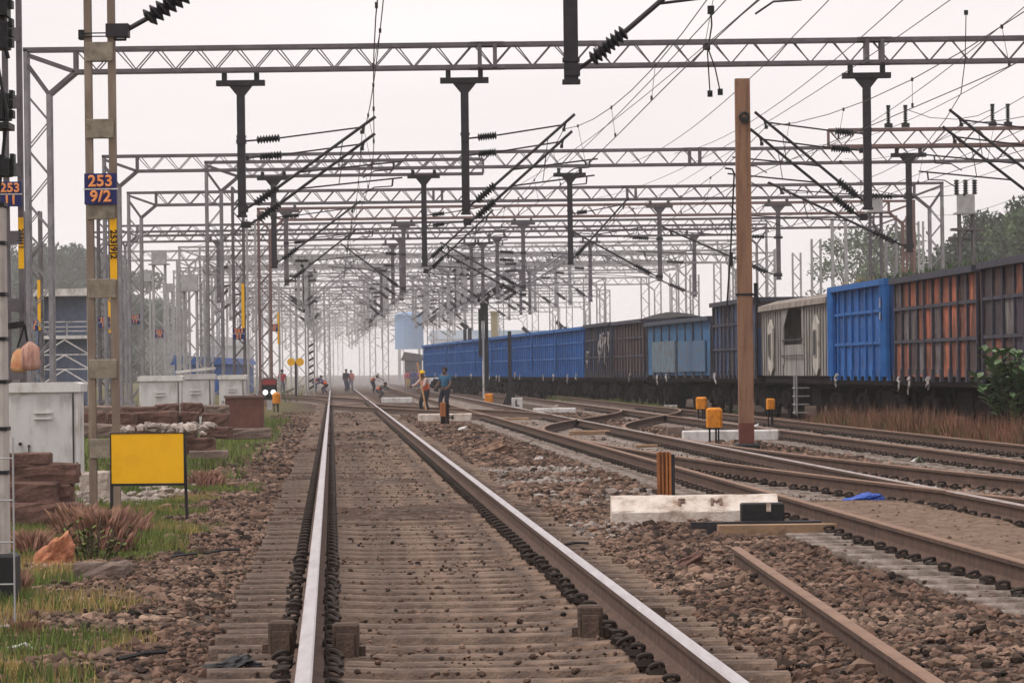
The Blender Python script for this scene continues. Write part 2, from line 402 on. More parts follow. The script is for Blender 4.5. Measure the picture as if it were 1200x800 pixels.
def scatter(name, X, Y, Z, S, m, seed, label, extra=None):
    """angular stones at the given points, one object"""
    r = np.random.default_rng(seed); n = len(X); which = r.integers(0, len(PROT), n)
    VV, FF, o = [], [], 0
    for k, (v, f) in enumerate(PROT):
        i = np.where(which == k)[0]
        if not len(i): continue
        a = r.uniform(0, 2 * PI, len(i)); tl = r.uniform(-.5, .5, len(i))
        ca, sa, ct, st = np.cos(a), np.sin(a), np.cos(tl), np.sin(tl)
        x0 = v[None, :, 0] * S[i, None]; y0 = v[None, :, 1] * S[i, None]; z0 = v[None, :, 2] * S[i, None]
        y1 = y0 * ct[:, None] - z0 * st[:, None]; z1 = y0 * st[:, None] + z0 * ct[:, None]
        x2 = x0 * ca[:, None] - y1 * sa[:, None] + X[i, None]; y2 = x0 * sa[:, None] + y1 * ca[:, None] + Y[i, None]
        P3 = np.stack([x2, y2, z1 + Z[i, None]], 2).reshape(-1, 3)
        VV.append(P3); FF.append((f[None] + (np.arange(len(i)) * 12)[:, None, None] + o).reshape(-1, 3)); o += len(P3)
    ob = np_mesh(name, np.concatenate(VV), np.concatenate(FF), m, flat=True)
    return tag(ob, label, 'ballast', None, 'stuff')

def on_sleepers(off):
    """True where the sleepers of one of the near tracks lie"""
    k = np.zeros(len(off), bool)
    for c in (0.742, 5.24, 9.75): k |= np.abs(off - c) < 1.38
    return k
def wedge(n, d0, d1, seed):
    r = np.random.default_rng(seed)
    d = (r.random(n) * (d1 ** 2 - d0 ** 2) + d0 ** 2) ** .5
    x = (r.random(n) - .5) * .30 * d
    return x, d
x, d = wedge(230000, 15.5, 60, 21)
off = x + .048 * d; zz = ground_z(x, d); zn = zone(x, d)
rr = np.random.default_rng(22)
keep = (~on_sleepers(off)) & (rr.random(len(x)) > zn * .95) & (off < 12)
# less stone where dirt has filled the ballast
keep &= rr.random(len(x)) < .5 + .7 * (vnoise(x, d, 1.6, 31) > .42)
x, d, zz, off = x[keep], d[keep], zz[keep], off[keep]
S = (.013 + .024 * rr.random(len(x)) ** 1.6) * np.where(rr.random(len(x)) < .025, 1.9, 1) * (1 + np.clip((d - 35) / 60, 0, .5))
gsel = (rr.random(len(x)) < np.clip((vnoise(x, d, 2.2, 33) - .42) * 2.2, 0, .8)) & (off > 1.9) & (d > 28)
scatter('ballast', x[~gsel], d[~gsel], zz[~gsel] + S[~gsel] * .25, S[~gsel], STONE, 1, 'brown loose ballast stones beside the near tracks')
scatter('ballast', x[gsel], d[gsel], zz[gsel] + S[gsel] * .25, S[gsel], STONEG, 2, 'pale grey ballast stones between the tracks')
# crumbs of stone and soil lying on and between the main track's sleepers
x, d = wedge(46000, 15.5, 75, 25); off = x + .048 * d
k = (np.abs(off - .742) < 1.5) & (vnoise(x, d, .5, 41) > .34); k |= (np.abs(off - 5.24) < 1.4) & (rr.random(len(x)) < .5)
k |= (np.abs(off - 9.75) < 1.4) & (rr.random(len(x)) < .5)
k &= (tanz(x, d) < .3) | (rr.random(len(x)) < .5)
x, d = x[k], d[k]; S = .006 + .016 * rr.random(len(x)) ** 2
scatter('ballast', x, d, np.maximum(-.185 + S * .2 - rr.random(len(x)) * .035, ground_z(x, d)), S, STONE, 3, 'small stone chips strewn over the sleepers')
x, d = wedge(50000, 60, 135, 27); off = x + .048 * d
k = (~on_sleepers(off) | (rr.random(len(x)) < .25)) & (zone(x, d) < .5) & (off < 12.2) & (off > -3)
x, d = x[k], d[k]; S = rr.uniform(.03, .06, len(x))
scatter('ballast', x, d, ground_z(x, d) + S * .15, S, STONE, 4, 'ballast stones further off among the points')

# ------------------------------------------------------------------ tracks
RP = [(-.075, -.172), (.075, -.172), (.075, -.160), (.022, -.146), (.012, -.130), (.012, -.048), (.034, -.036), (.0355, -.008), (.027, 0), (-.027, 0), (-.0355, -.008), (-.034, -.036), (-.012, -.048), (-.012, -.130), (-.022, -.146), (-.075, -.160)]
def rail_mesh(fx, d0, d1, z=0.0, step=None):
    ds = []
    d = d0
    while d < d1:
        ds.append(d); d += step or max(.6, d * .03)
    ds.append(d1)
    b = MB(); n = len(RP)
    for i, d in enumerate(ds):
        X = fx(d)
        for (px, pz) in RP: b.v.append((X + px, d, z + pz))
    for i in range(len(ds) - 1):
        for k in range(n):
            b.f.append((i * n + k, i * n + (k + 1) % n, (i + 1) * n + (k + 1) % n, (i + 1) * n + k)); b.mi.append(1 if k in (7, 8, 9) else 0)
    b.f.append(tuple(range(n))); b.mi.append(0)
    e = (len(ds) - 1) * n; b.f.append(tuple(e + k for k in range(n - 1, -1, -1))); b.mi.append(0)
    return b
def sleeper_mb(L=2.75):
    b = MB(); h = L / 2
    pr = [(-.125, -.2), (-.10, -.05), (-.074, -.012), (-.04, 0), (.04, 0), (.074, -.012), (.10, -.05), (.125, -.2)]
    n = 8
    for x, zk in ((-h, 0), (-h + .02, 0), (-.8, 0), (-.45, -.018), (.45, -.018), (.8, 0), (h - .02, 0), (h, 0)):
        for (py, pz) in pr: b.v.append((x, py, pz + zk))
    for i in range(7):
        for k in range(n): b.f.append((i * n + k, i * n + (k + 1) % n, (i + 1) * n + (k + 1) % n, (i + 1) * n + k)); b.mi.append(0)
    b.f.append(tuple(range(n))); b.mi.append(0); b.f.append(tuple(56 + k for k in range(n - 1, -1, -1))); b.mi.append(0)
    return b
SLM = sleeper_mb().mesh('sleeper', SLEEP); SLG = sleeper_mb().mesh('sleeper', SLEEPG)
def clip_pts():
    # an elastic rail clip: an e-shaped bent bar
    out = []
    for t in np.linspace(0, 1, 15):
        a = t * 2.1 * PI
        out.append((.036 * math.cos(a) + .012, -.06 + .12 * t + .03 * math.sin(a), .028 + .020 * math.sin(a * .9)))
    return out
cb = MB(); cb.tube(clip_pts(), .0125, 6); cb.box(-.03, .05, -.075, .075, -.012, .018); CLM = cb.mesh('clip', CLIP)
def merged(me, mats_):
    vs = np.array([v.co for v in me.vertices]); fs = [tuple(p.vertices) for p in me.polygons]
    b = MB()
    for (loc, rz) in mats_:
        c, s = math.cos(rz), math.sin(rz)
        q = np.stack([vs[:, 0] * c - vs[:, 1] * s + loc[0], vs[:, 0] * s + vs[:, 1] * c + loc[1], vs[:, 2] + loc[2]], 1)
        b.add(q.tolist(), fs)
    return b

def track(label, fx, d0, d1, top, z=0.0, slm=SLM, sd0=None, sd1=None, nclip=0, n_ind=100, spacing=.6, clip1=75, railstep=None, zs=-.178):
    t = thing('railway_track', label, 'railway track', (0, 0, 0))
    for s in (-1, 1):
        sm = top[0 if s < 0 else 1] if isinstance(top, tuple) else top
        rail_mesh(lambda d, s=s: fx(d) + s * .8735, d0, d1, z, railstep).build('rail', [RAILSIDE, sm], t)
    sd0 = sd0 or d0; sd1 = sd1 or d1
    rest = []; d = sd0; i = 0
    rj = random.Random(label)
    slots = []
    while d < sd1:
        slots.append(d); d += spacing
    for i, d in enumerate(slots):
        sl = (fx(d + .5) - fx(d - .5)); rz = -math.atan(sl) + rj.uniform(-.012, .012)
        loc = (fx(d) + rj.uniform(-.04, .04), d + rj.uniform(-.05, .05), z + zs + rj.uniform(-.014, .010))
        if i < n_ind:
            o = link('sleeper', slm, t, loc); o.rotation_euler = (rj.uniform(-.02, .02), 0, rz)
        else: rest.append((loc, rz))
    if rest:
        o = merged(slm, rest).build('sleeper', slm.materials[0], t); o['kind'] = 'stuff'
    if nclip:
        rest = []; i = 0
        for d in slots:
            if d > clip1: break
            for s in (-1, 1):
                for q in (-1, 1):
                    loc = (fx(d) + s * .8735 + q * .105, d, z - .176); rz = 0 if q > 0 else PI
                    if i < 100:
                        o = link('clip', CLM, t, (loc[0] + rj.uniform(-.012, .012), loc[1] + rj.uniform(-.03, .03), loc[2] + rj.uniform(-.01, .004))); o.rotation_euler = (rj.uniform(-.2, .2), rj.uniform(-.25, .25), rz + rj.uniform(-.3, .3))
                    else: rest.append((loc, rz))
                    i += 1
        if rest:
            o = merged(CLM, rest).build('clip', CLIP, t); o['kind'] = 'stuff'
    return t

track('main track with shiny rails running from the foreground to the workers', c_main, 4, 600, RAILTOP, nclip=1, sd0=14.5, sd1=230, railstep=None, clip1=170)
track('rusty second track with one worn bright rail right of the main track', c_two, 10, 420, (RAILDULL, RAILSEMI), z=.002, slm=SLG, sd0=22, sd1=200, nclip=1, clip1=130)
track('rusty track next to the dry grass in front of the wagons', c_three, 30, 420, RAILDULL, z=.004, slm=SLG, sd0=44, sd1=180, nclip=1, clip1=130)
track('track under the standing goods train', c_train, 40, 420, RAILDULL, z=-.25, slm=SLG, sd0=56, sd1=150)
track('rusty turnout track curving right out of the second track', c_turnout, 26, 71, RAILDULL, z=.006, slm=SLG, sd0=32, sd1=66, nclip=1, clip1=60, railstep=.8, zs=-.186)
track('rusty crossover track snaking between the second and third tracks', c_cross23, 77, 117, RAILDULL, z=.008, slm=SLG, sd0=82, sd1=112, railstep=.8, zs=-.188)
track('dark crossover track cutting from the second track to the main track', c_cross12, 104, 149, RAILDULL, z=.010, slm=SLG, sd0=108, sd1=146, railstep=1, zs=-.190)
track('crossover track leaving the main track to the left beyond the workers', c_crossl, 163, 240, RAILDULL, z=.012, slm=SLG, sd0=170, sd1=236, railstep=2, zs=-.192)
track('siding on the left below the lattice columns', c_left, 235, 420, RAILDULL, z=.002, slm=SLG, sd0=236, sd1=300)

# ------------------------------------------------------------------ overhead equipment
def lattice_beam(b, x0, x1, y, z0, z1, dep=.42, ch=.085, lc=.026, pitch=.90):
    for yy in (y - dep / 2, y + dep / 2):
        b.bar((x0, yy, z0), (x1, yy, z0), ch); b.bar((x0, yy, z1), (x1, yy, z1), ch)
        n = max(1, round((x1 - x0) / pitch)); p = (x1 - x0) / n
        sh = 0 if yy < y else p * .12
        for i in range(n):
            a = x0 + i * p
            b.bar((a + sh, yy, z1), (a + p / 2 + sh * .4, yy, z0), lc); b.bar((a + p / 2, yy, z0), (a + p, yy, z1), lc)
    n = max(1, round((x1 - x0) / (pitch * 2)))
    for i in range(n + 1):
        a = x0 + (x1 - x0) * i / n
        b.bar((a, y - dep / 2, z0), (a, y + dep / 2, z0), lc); b.bar((a, y - dep / 2, z1), (a, y + dep / 2, z1), lc)
def lattice_col(b, x, y, z0, z1, w=.42, dep=.42, leg=.085, lc=.026, pitch=.62, taper=0.0):
    h = z1 - z0
    for sx in (-1, 1):
        for sy in (-1, 1):
            b.bar((x + sx * (w / 2 + taper), y + sy * dep / 2, z0), (x + sx * w / 2, y + sy * dep / 2, z1), leg)
    n = max(2, round(h / pitch))
    for i in range(n):
        za, zb = z0 + h * i / n, z0 + h * (i + 1) / n
        s = 1 if i % 2 else -1
        for sy in (-1, 1): b.bar((x - s * w / 2, y + sy * dep / 2, za), (x + s * w / 2, y + sy * dep / 2, zb), lc)
        for sx in (-1, 1): b.bar((x + sx * w / 2, y - s * dep / 2, za), (x + sx * w / 2, y + s * dep / 2, zb), lc)
def arm_mb(zb, zl):
    """drop arm: wide head plate, funnel, square post"""
    b = MB()
    for s in (-.36, .36): b.box(s - .055, s + .055, -.08, .08, zb - .19, zb - .03)
    b.box(-.54, .54, -.13, .13, zb - .31, zb - .19)
    t = [(-.26, zb - .31), (.26, zb - .31), (.09, zb - .52), (-.09, zb - .52)]
    b.prism(t, -.09, .09)
    b.box(-.088, .088, -.085, .085, zl, zb - .515)
    b.box(-.11, .11, -.11, .11, zl - .02, zl + .03)
    for z in (zl + .25, zl + 1.75): b.box(-.105, .105, -.105, .105, z, z + .05)
    return b
ORD = ['first', 'second', 'third', 'fourth', 'fifth', 'sixth', 'seventh', 'eighth', 'ninth', 'tenth', 'eleventh', 'twelfth', 'thirteenth', 'fourteenth', 'fifteenth', 'sixteenth', 'seventeenth', 'eighteenth', 'nineteenth', 'twentieth', 'twenty-first', 'twenty-second', 'twenty-third', 'twenty-fourth', 'twenty-fifth', 'twenty-sixth', 'twenty-seventh', 'twenty-eighth']

# bracket arm prototype: post at x=0, track centre at x=+2.5
def bracket_proto(s, sm=None, pm=None):
    sm = sm or STEELD; pm = pm or PORC
    t = thing('bracket_arm', 'proto', 'bracket arm', (0, -50, -40))
    m = MB(); m.tube([(s * .72, 0, 5.36), (s * 2.78, 0, 6.93)], .034, 8); m.tube([(s * .10, 0, 4.92), (s * .30, 0, 5.05)], .028, 6)
    m.box(s * .02 - .1, s * .02 + .1, -.11, .11, 4.84, 4.98)
    m.build('bracket_tube', sm, t)
    m = MB(); m.insulator((s * .28, 0, 5.03), (s * .74, 0, 5.38), .108, 8); m.build('insulator', pm, t, smooth=False)
    m = MB(); m.tube([(s * .10, 0, 6.42), (s * .34, 0, 6.44)], .022, 6); m.tube([(s * .80, 0, 6.48), (s * 2.52, 0, 6.70)], .02, 6)
    m.box(-.1, .1, -.11, .11, 6.36, 6.46)
    m.build('stay_tube', sm, t)
    m = MB(); m.insulator((s * .32, 0, 6.44), (s * .80, 0, 6.48), .098, 8); m.build('insulator', pm, t)
    m = MB(); m.tube([(s * 1.18, 0, 5.71), (s * 3.35, 0, 5.93)], .02, 6); m.tube([(s * 2.1, 0, 6.42), (s * 2.0, 0, 5.80)], .01, 5)
    m.tube([(s * 3.15, 0, 5.91), (s * 3.13, 0, 5.74)], .02, 5); m.tube([(s * 3.13, 0, 5.74), (s * 2.75, 0, 5.72), (s * 2.5, 0, 5.57)], .014, 5)
    m.build('register_arm', sm, t)
    m = MB(); m.tube([(s * 2.55, 0, 6.76), (s * 2.5, 0, 6.6)], .03, 6); m.box(s * 2.5 - .04, s * 2.5 + .04, -.06, .06, 6.55, 6.63)
    m.build('clamp', sm, t)
    return t
PORCF = mat('porcelain_hazed', (0.06, 0.05, 0.055), (0.04, 0.035, 0.04), 0.5)  # paler porcelain for far bracket arms, distance haze put into the colour
BR = {1: bracket_proto(1), -1: bracket_proto(-1), 2: bracket_proto(1, STEELM, PORCF), -2: bracket_proto(-1, STEELM, PORCF)}
used_proto = {k: False for k in BR}
SUP = {'main': [], 'second': [], 'third': [], 'goods': [], 'left': []}
TRK = {'main': c_main, 'second': c_two, 'third': c_three, 'goods': c_train, 'left': c_left}
TRN = {'main': 'main track', 'second': 'second track', 'third': 'third track', 'goods': 'goods train', 'left': 'left siding'}
BLAB = set()
def bracket(x, d, side, trk, where, dz=0.0):
    lab = 'insulated bracket arm reaching over the %s %s' % (TRN[trk], where)
    while lab in BLAB: lab = 'another ' + lab
    BLAB.add(lab)
    k = 1 + (0 if d < 60 else 0)
    side = side * (2 if d > 170 else 1)
    if not used_proto[side]:
        t = BR[side]; used_proto[side] = True; t.location = (x, d, dz); t['label'] = lab
    else: t = dup(BR[side], (x, d, dz), 0, lab)
    reach = abs(TRK[trk](d) - x) / 2.5
    t.scale = (max(.6, min(1.7, reach)), 1, 1)
    t['group'] = 'bracket arms carrying the overhead wires'
    if dz == 0: SUP[trk].append((d, TRK[trk](d), 6.6 + dz, 5.56 + dz))

GN = 0
def gantry(d, xl, xr, arms, m=STEEL, lcol=True, rcol=True, zb=8.0, dep=.5, desc='grey lattice gantry', colm=None, where=None, splice=(), zl=4.74):
    """arms: (x, side, track) with side 0 for an arm without a bracket"""
    global GN
    o_ = ORD[GN]; GN += 1
    where = where or 'under the %s gantry' % o_
    t = thing('gantry', '%s, %s from the front, spanning the tracks' % (desc, o_), 'gantry', ((xl + xr) / 2, d, 0), 0, 'lattice gantries over the tracks')
    X0 = (xl + xr) / 2; b = MB(); hl, hr = xl - X0, xr - X0
    zt = zb + dep
    kn = 1.15
    lattice_beam(b, hl + (kn if lcol else 0), hr - (kn if rcol else 0), 0, zb, zt, ch=.088 if d < 140 else .1, lc=.026 if d < 140 else .034)
    if not lcol:
        b.bar((hl, -.21, zb), (hl, -.21, zt), .08)
    if not rcol:
        b.bar((hr, -.21, zb), (hr, -.21, zt), .08)
    for sx, on, xe in ((1, lcol, hl), (-1, rcol, hr)):
        if on:
            for yy in (-.21, .21):
                b.bar((xe, yy, zt), (xe + sx * kn, yy, zt), .088)
                b.bar((xe + sx * .1, yy, zt - .12), (xe + sx * kn, yy, zb), .085)
                b.bar((xe + sx * kn, yy, zb), (xe + sx * kn, yy, zt), .07)
                b.bar((xe + sx * kn, yy, zb), (xe + sx * .55, yy, zb - .5), .085)
                b.bar((xe + sx * .05, yy, zb + .2), (xe + sx * .55, yy, zb - .5), .07)
    for sxx in splice:
        for q in (-.17, .17):
            b.box(sxx - X0 + q - .045, sxx - X0 + q + .045, -.28, .28, zb - .04, zt + .04)
        for zz in (zb - .045, zt + .02):
            b.box(sxx - X0 - .38, sxx - X0 + .38, -.28, .28, zz, zz + .03)
    b.build('beam', m, t)
    for sx, on, xe in ((1, lcol, hl), (-1, rcol, hr)):
        if on:
            b = MB(); cx = xe + sx * .3
            lattice_col(b, cx, 0, -.35, zb - .5, w=.5, leg=.09 if d < 140 else .1, lc=.026 if d < 140 else .034)
            b.bar((cx - sx * .25, -.21, zb - .5), (cx - sx * .25, -.21, zt), .088); b.bar((cx - sx * .25, .21, zb - .5), (cx - sx * .25, .21, zt), .088)
            b.box(cx - .45, cx + .45, -.4, .4, -.6, .0)
            b.build('column', colm or (STEELM if m == STEEL else m), t)
    for (x, s, trk) in arms:
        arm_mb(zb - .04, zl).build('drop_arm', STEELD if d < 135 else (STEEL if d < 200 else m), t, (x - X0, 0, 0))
        if s:
            bracket(x, d, s, trk, where)
            if 60 < d < 100 or (60 < d < 190 and trk == 'second'): bracket(x, d + .9, s, trk, where + ', lower', -.32)
    return t

# gantry nearest to the camera: above the frame, only its drop arm reaches into view
gantry(46, XA(30, 46) - 2.2, 13.5, [(XA(669, 46, 60), 1, 'second')], where='at the very top of the view', zl=4.76, desc='tall lattice gantry above the frame')
bracket(XA(120, 40, 300) + .17, 40, 1, 'main', 'from the plated mast')
G1 = gantry(83.7, XA(29, 83.7, 100), 14.5, [(XA(283, 83.7, 180), 1, 'main'), (XA(545, 83.7, 160), 1, 'second'), (XA(1016, 83.7, 150), -1, 'third'), (12.45, -1, 'goods')], splice=(XA(571, 83.7, 60), XA(1024, 83.7, 60)))
gantry(115.6, XA(970, 115.6, 160), 21, [(XA(1065, 115.6, 220), -1, 'goods')], RUSTST, lcol=False, rcol=True, desc='rust-red half gantry at the right')
gantry(124.8, XA(121, 124.8, 250), 20.5, [(XA(321, 124.8, 260), 1, 'main'), (XA(497, 124.8, 250), 1, 'second'), (XA(668, 124.8, 250), 1, 'third')], splice=(XA(814, 124.8, 180),))
gantry(129, XA(240, 129, 190), XA(566, 129, 190), [], lcol=True, rcol=False, desc='short grey gantry with a free right end')
gantry(150, XA(150, 150, 300), XA(1106, 150, 300), [(XA(773, 150, 280), -1, 'third'), (XA(912, 150, 280), -1, 'goods'), (c_main(150) - 2.5, 1, 'main')], splice=(XA(513, 150, 230), XA(740, 150, 230)))
gantry(166, XA(302, 166, 300), XA(1072, 166, 250), [(XA(613, 166, 280), -1, 'second'), (c_main(166) + 2.5, -1, 'main')], RUSTST, desc='reddish rusty gantry with red lattice column', dep=.5)
gantry(184.5, XA(134, 184.5, 330), 19, [(XA(256, 184.5, 320), 1, 'left'), (XA(470, 184.5, 320), -1, 'main'), (XA(583, 184.5, 320), 1, 'second'), (XA(814, 184.5, 320), -1, 'third')], zb=8.05)
far_d = [194, 203, 213, 224, 236, 248, 262, 277, 292, 309, 327, 347, 370, 396, 430, 470, 520, 580]
for i, d in enumerate(far_d):
    rj = random.Random(100 + i)
    arms = []
    for trk in ('left', 'main', 'second', 'third', 'goods'):
        if trk == 'left' and d < 200: continue
        s = rj.choice((-1, 1)); arms.append((TRK[trk](d) - s * rj.uniform(2.2, 2.8), s, trk))
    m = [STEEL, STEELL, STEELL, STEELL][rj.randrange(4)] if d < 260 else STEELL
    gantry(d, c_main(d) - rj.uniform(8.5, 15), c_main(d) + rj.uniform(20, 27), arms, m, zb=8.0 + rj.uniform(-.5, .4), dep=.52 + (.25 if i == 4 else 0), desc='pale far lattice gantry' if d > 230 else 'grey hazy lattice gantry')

# overhead lines
def overhead(trk, label):
    sp = sorted(set(SUP[trk])); f = TRK[trk]
    if not sp: return
    first = sp[0][0]
    pts = [(first - 42, f(first - 42), 6.65, 5.58)] + sp + [(sp[-1][0] + 60, f(sp[-1][0] + 60), 6.6, 5.56)]
    # drop supports too close together
    q = [pts[0]]
    for p in pts[1:]:
        if p[0] - q[-1][0] > 9: q.append(p)
    pts = q
    t = thing('overhead_line', label, 'overhead line', (pts[0][1], pts[0][0], 0), 0, 'overhead line wires along the tracks')
    ox, oy = pts[0][1], pts[0][0]
    A = MB(); C = MB(); drops = []
    ca, cc = [], []
    for i in range(len(pts) - 1):
        a, b = pts[i], pts[i + 1]; L = b[0] - a[0]; sag = min(.75, L * .0145)
        n = 8
        for k in range(n + (1 if i == len(pts) - 2 else 0)):
            u = k / n; d = a[0] + L * u; st = .17 * math.cos(PI * (i + u))
            ca.append((f(d) - ox, d - oy, a[2] + (b[2] - a[2]) * u - sag * 4 * u * (1 - u)))
            cc.append((f(d) + st - ox, d - oy, a[3] + (b[3] - a[3]) * u - .03 * 4 * u * (1 - u)))
        if a[0] < 190:
            nd = max(2, int(L / 8))
            for k in range(nd):
                u = (k + .5) / nd; d = a[0] + L * u; st = .17 * math.cos(PI * (i + u))
                drops.append(((f(d) - ox, d - oy, a[2] + (b[2] - a[2]) * u - sag * 4 * u * (1 - u)), (f(d) + st - ox, d - oy, a[3] + (b[3] - a[3]) * u)))
    A.tube(ca, .0085, 5).build('catenary_wire', WIRE, t); C.tube(cc, .0085, 5).build('contact_wire', WIRE, t)
    for a, b in drops[:60]:
        mb = MB(); mb.tube([a, b], .0045, 4); c = Vector(a); mb.box(c.x - .018, c.x + .018, c.y - .03, c.y + .03, c.z - .03, c.z + .03)
        c = Vector(b); mb.box(c.x - .018, c.x + .018, c.y - .03, c.y + .03, c.z - .02, c.z + .05)
        mb.build('dropper', WIRE, t)
overhead('main', 'thin overhead wires hanging above the main track')
overhead('second', 'thin overhead wires hanging above the second track')
overhead('third', 'thin overhead wires hanging above the third track')
overhead('goods', 'thin overhead wires hanging above the goods train')
overhead('left', 'faint overhead wires above the left siding')
# feeder wires on the gantry tops and cross wires
def feeder(label, pts, r=.008):
    o = MB(); o.tube(pts, r, 5); ob = o.build('feeder_wire', WIRE); return tag(ob, label, 'feeder wire')
def sagline(a, b, s, n=14):
    a, b = Vector(a), Vector(b)
    return [a + (b - a) * (i / n) - Vector((0, 0, s * 4 * (i / n) * (1 - i / n))) for i in range(n + 1)]
feeder('high thin feeder wire slanting down from the top right corner', sagline(P(1240, -25, 52), P(905, 190, 150), .6))
feeder('thin feeder wire crossing low behind the brown pole to the right edge', sagline(P(1230, 95, 70), P(990, 186, 150), .5))
feeder('thin wire running from the right edge towards the rusty half gantry', sagline(P(1230, 50, 60), P(960, 170, 150), .4))
feeder('thin wire from the right edge to the far right column', sagline(P(1230, 212, 110), P(1095, 252, 150), .3))
feeder('wire high above the second track from the top edge', sagline(P(1000, -30, 50), P(740, 190, 125), .4))
feeder('wire beside the second track sagging from the top edge', sagline(P(1080, -20, 55), P(790, 180, 125), .5))
def jumper(label, pts, d):
    b = MB(); q = [Vector(P(x, y, dd)) for x, y, dd in pts]; fine = []
    for i in range(len(q) - 1):
        for k in range(6):
            u = k / 6; fine.append(q[i] + (q[i + 1] - q[i]) * u)
    fine.append(q[-1]); b.tube(fine, .011, 5)
    for e in (q[0], q[-1]): b.box(e.x - .04, e.x + .04, e.y - .04, e.y + .04, e.z - .05, e.z + .05)
    tag(b.build('jumper_cable', BLACK), label, 'jumper cable')
jumper('black jumper cable dropping from the thick arm at top centre', [(833, 12, 46), (834, 30, 47), (829, 62, 55), (832, 110, 60)], 50)
jumper('black forked jumper cable beside the first one', [(829, 55, 55), (838, 80, 58), (844, 108, 60)], 55)
jumper('long jumper cable hanging down near the right edge', [(1132, 15, 80), (1131, 70, 82), (1126, 110, 83), (1108, 140, 90), (1066, 193, 110)], 80)
jumper('curved cable between the post insulators', [(1061, 128, 115), (1090, 138, 115), (1120, 140, 115), (1145, 136, 115), (1163, 128, 115)], 115)
jumper('low cable loop under the rusty half gantry', [(985, 190, 118), (1020, 222, 120), (1070, 232, 122), (1130, 228, 124)], 118)
for lab, a, b_, q in (('long wire slanting from the top edge across the second gantry', (905, -15, 60), (560, 238, 170), .5), ('upper wire from the top right towards the brown pole', (1135, -15, 62), (700, 232, 165), .6), ('wire from the right edge sinking behind the navy wagon', (1225, 140, 85), (860, 262, 190), .5), ('steep wire from the top edge towards the crossed signal', (862, -12, 50), (585, 250, 175), .4), ('wire crossing under the half gantry to the right edge', (1225, 178, 95), (1005, 236, 170), .3), ('faint wire over the far wagons from the brown pole', (868, 170, 120), (620, 300, 260), .4), ('wire above the left cupboards towards the box topped mast', (300, 262, 150), (160, 300, 200), .3)):
    feeder(lab, sagline(P(*a), P(*b_), q), .0085)
# insulators on the half gantry
for x, lab in ((XA(1041, 115.6, 140), 'black ribbed post insulator standing left on the rusty half gantry'), (XA(1061, 115.6, 140), 'black ribbed post insulator standing right of its twin on the half gantry'), (XA(1163, 115.6, 140), 'first of two black insulators near the right edge on the half gantry'), (XA(1181, 115.6, 140), 'second of two black insulators near the right edge on the half gantry')):
    b = MB(); b.insulator((0, 0, .12), (0, 0, .62), .075, 9); b.box(-.12, .12, -.1, .1, 0, .12); b.box(-.06, .06, -.06, .06, .62, .68)
    tag(b.build('post_insulator', PORC, None, (x, 115.6, 8.57)), lab, 'insulator', 'post insulators on the half gantry')

# ------------------------------------------------------------------ masts with number plates
def number_plate(t, x, y, z, w, h, l1, l2, bold=.006):
    b = MB(); b.box(-w / 2, w / 2, -.006, .006, -h / 2, h / 2); p = b.build('number_plate', BLUEP, t, (x, y, z))
    text('digits', l1, h * .50, TXTO, p, (0, -.010, h * .235), FACE, bold)
    text('digits', l2, h * .50, TXTO, p, (0, -.010, -h * .255), FACE, bold)
    b = MB(); b.box(-w * .53, w * .53, -.010, -.0065, -.008, .006); b.build('divider', WHITEP, p)
    b = MB(); b.box(-w * .4, w * .4, .0065, .05, -h * .36, -h * .24); b.build('bracket', STEELD, p)
    return p

D = 40.0
mx = XA(120, D, 300)
bx = P(120, 590, D)
t = thing('electric_mast', 'brown twin-post mast with blue plate 253 9/2 and yellow strip', 'mast', (mx, D, -.3))
H = 6.2; L_, R_ = -.125, .125
for s in (L_, R_):
    b = MB(); b.box(s - .038, s + .038, -.06, .06, -.2, H); b.box(s - .03, s + .03, .061, .09, -.2, H); b.build('post', MASTM, t)
for y in (61, 151, 246, 338, 432, 525):
    z = P(120, y, D)[2] + .3
    b = MB(); b.cbox(-.148, .148, -.078, -.062, z - .1, z + .1, .006); b.build('batten_plate', BATTEN, t)
    b = MB(); b.box(-.135, .135, .091, .1, z - .1, z + .1); b.build('batten_plate', BATTEN, t)
zp = P(118, 222, D)[2] + .3
number_plate(t, 0, -.095, zp, .345, .33, '253', '9/2')
b = MB(); zs0, zs1 = P(133, 328, D)[2] + .3, P(133, 256, D)[2] + .3
b.box(R_ - .037, R_ + .037, -.0635, -.0605, zs0, zs1); ys_ = b.build('yellow_strip', YELLOW, t)
text('digits', '253|9|2', .095, TXTK, ys_, (R_, -.066, (zs0 + zs1) / 2 + .05), (PI / 2, PI / 2, 0), .002)
zc = P(120, 41, D)[2] + .3
b = MB(); b.box(-.22, -.16, -.08, .08, zc - .05, zc + .05); b.box(-.17, .17, -.085, -.07, zc + .005, zc + .018); b.box(-.17, .17, -.085, -.07, zc - .03, zc - .018)
b.bar((.17, -.05, zc + .06), (.28, -.05, zc + .06), .025); b.bar((.17, -.05, zc - .06), (.28, -.05, zc - .06), .025); b.bar((.17, -.05, zc - .07), (.17, -.05, zc + .07), .025); b.bar((.28, -.05, zc - .07), (.28, -.05, zc + .07), .02)
b.build('clamp', BLACK, t)

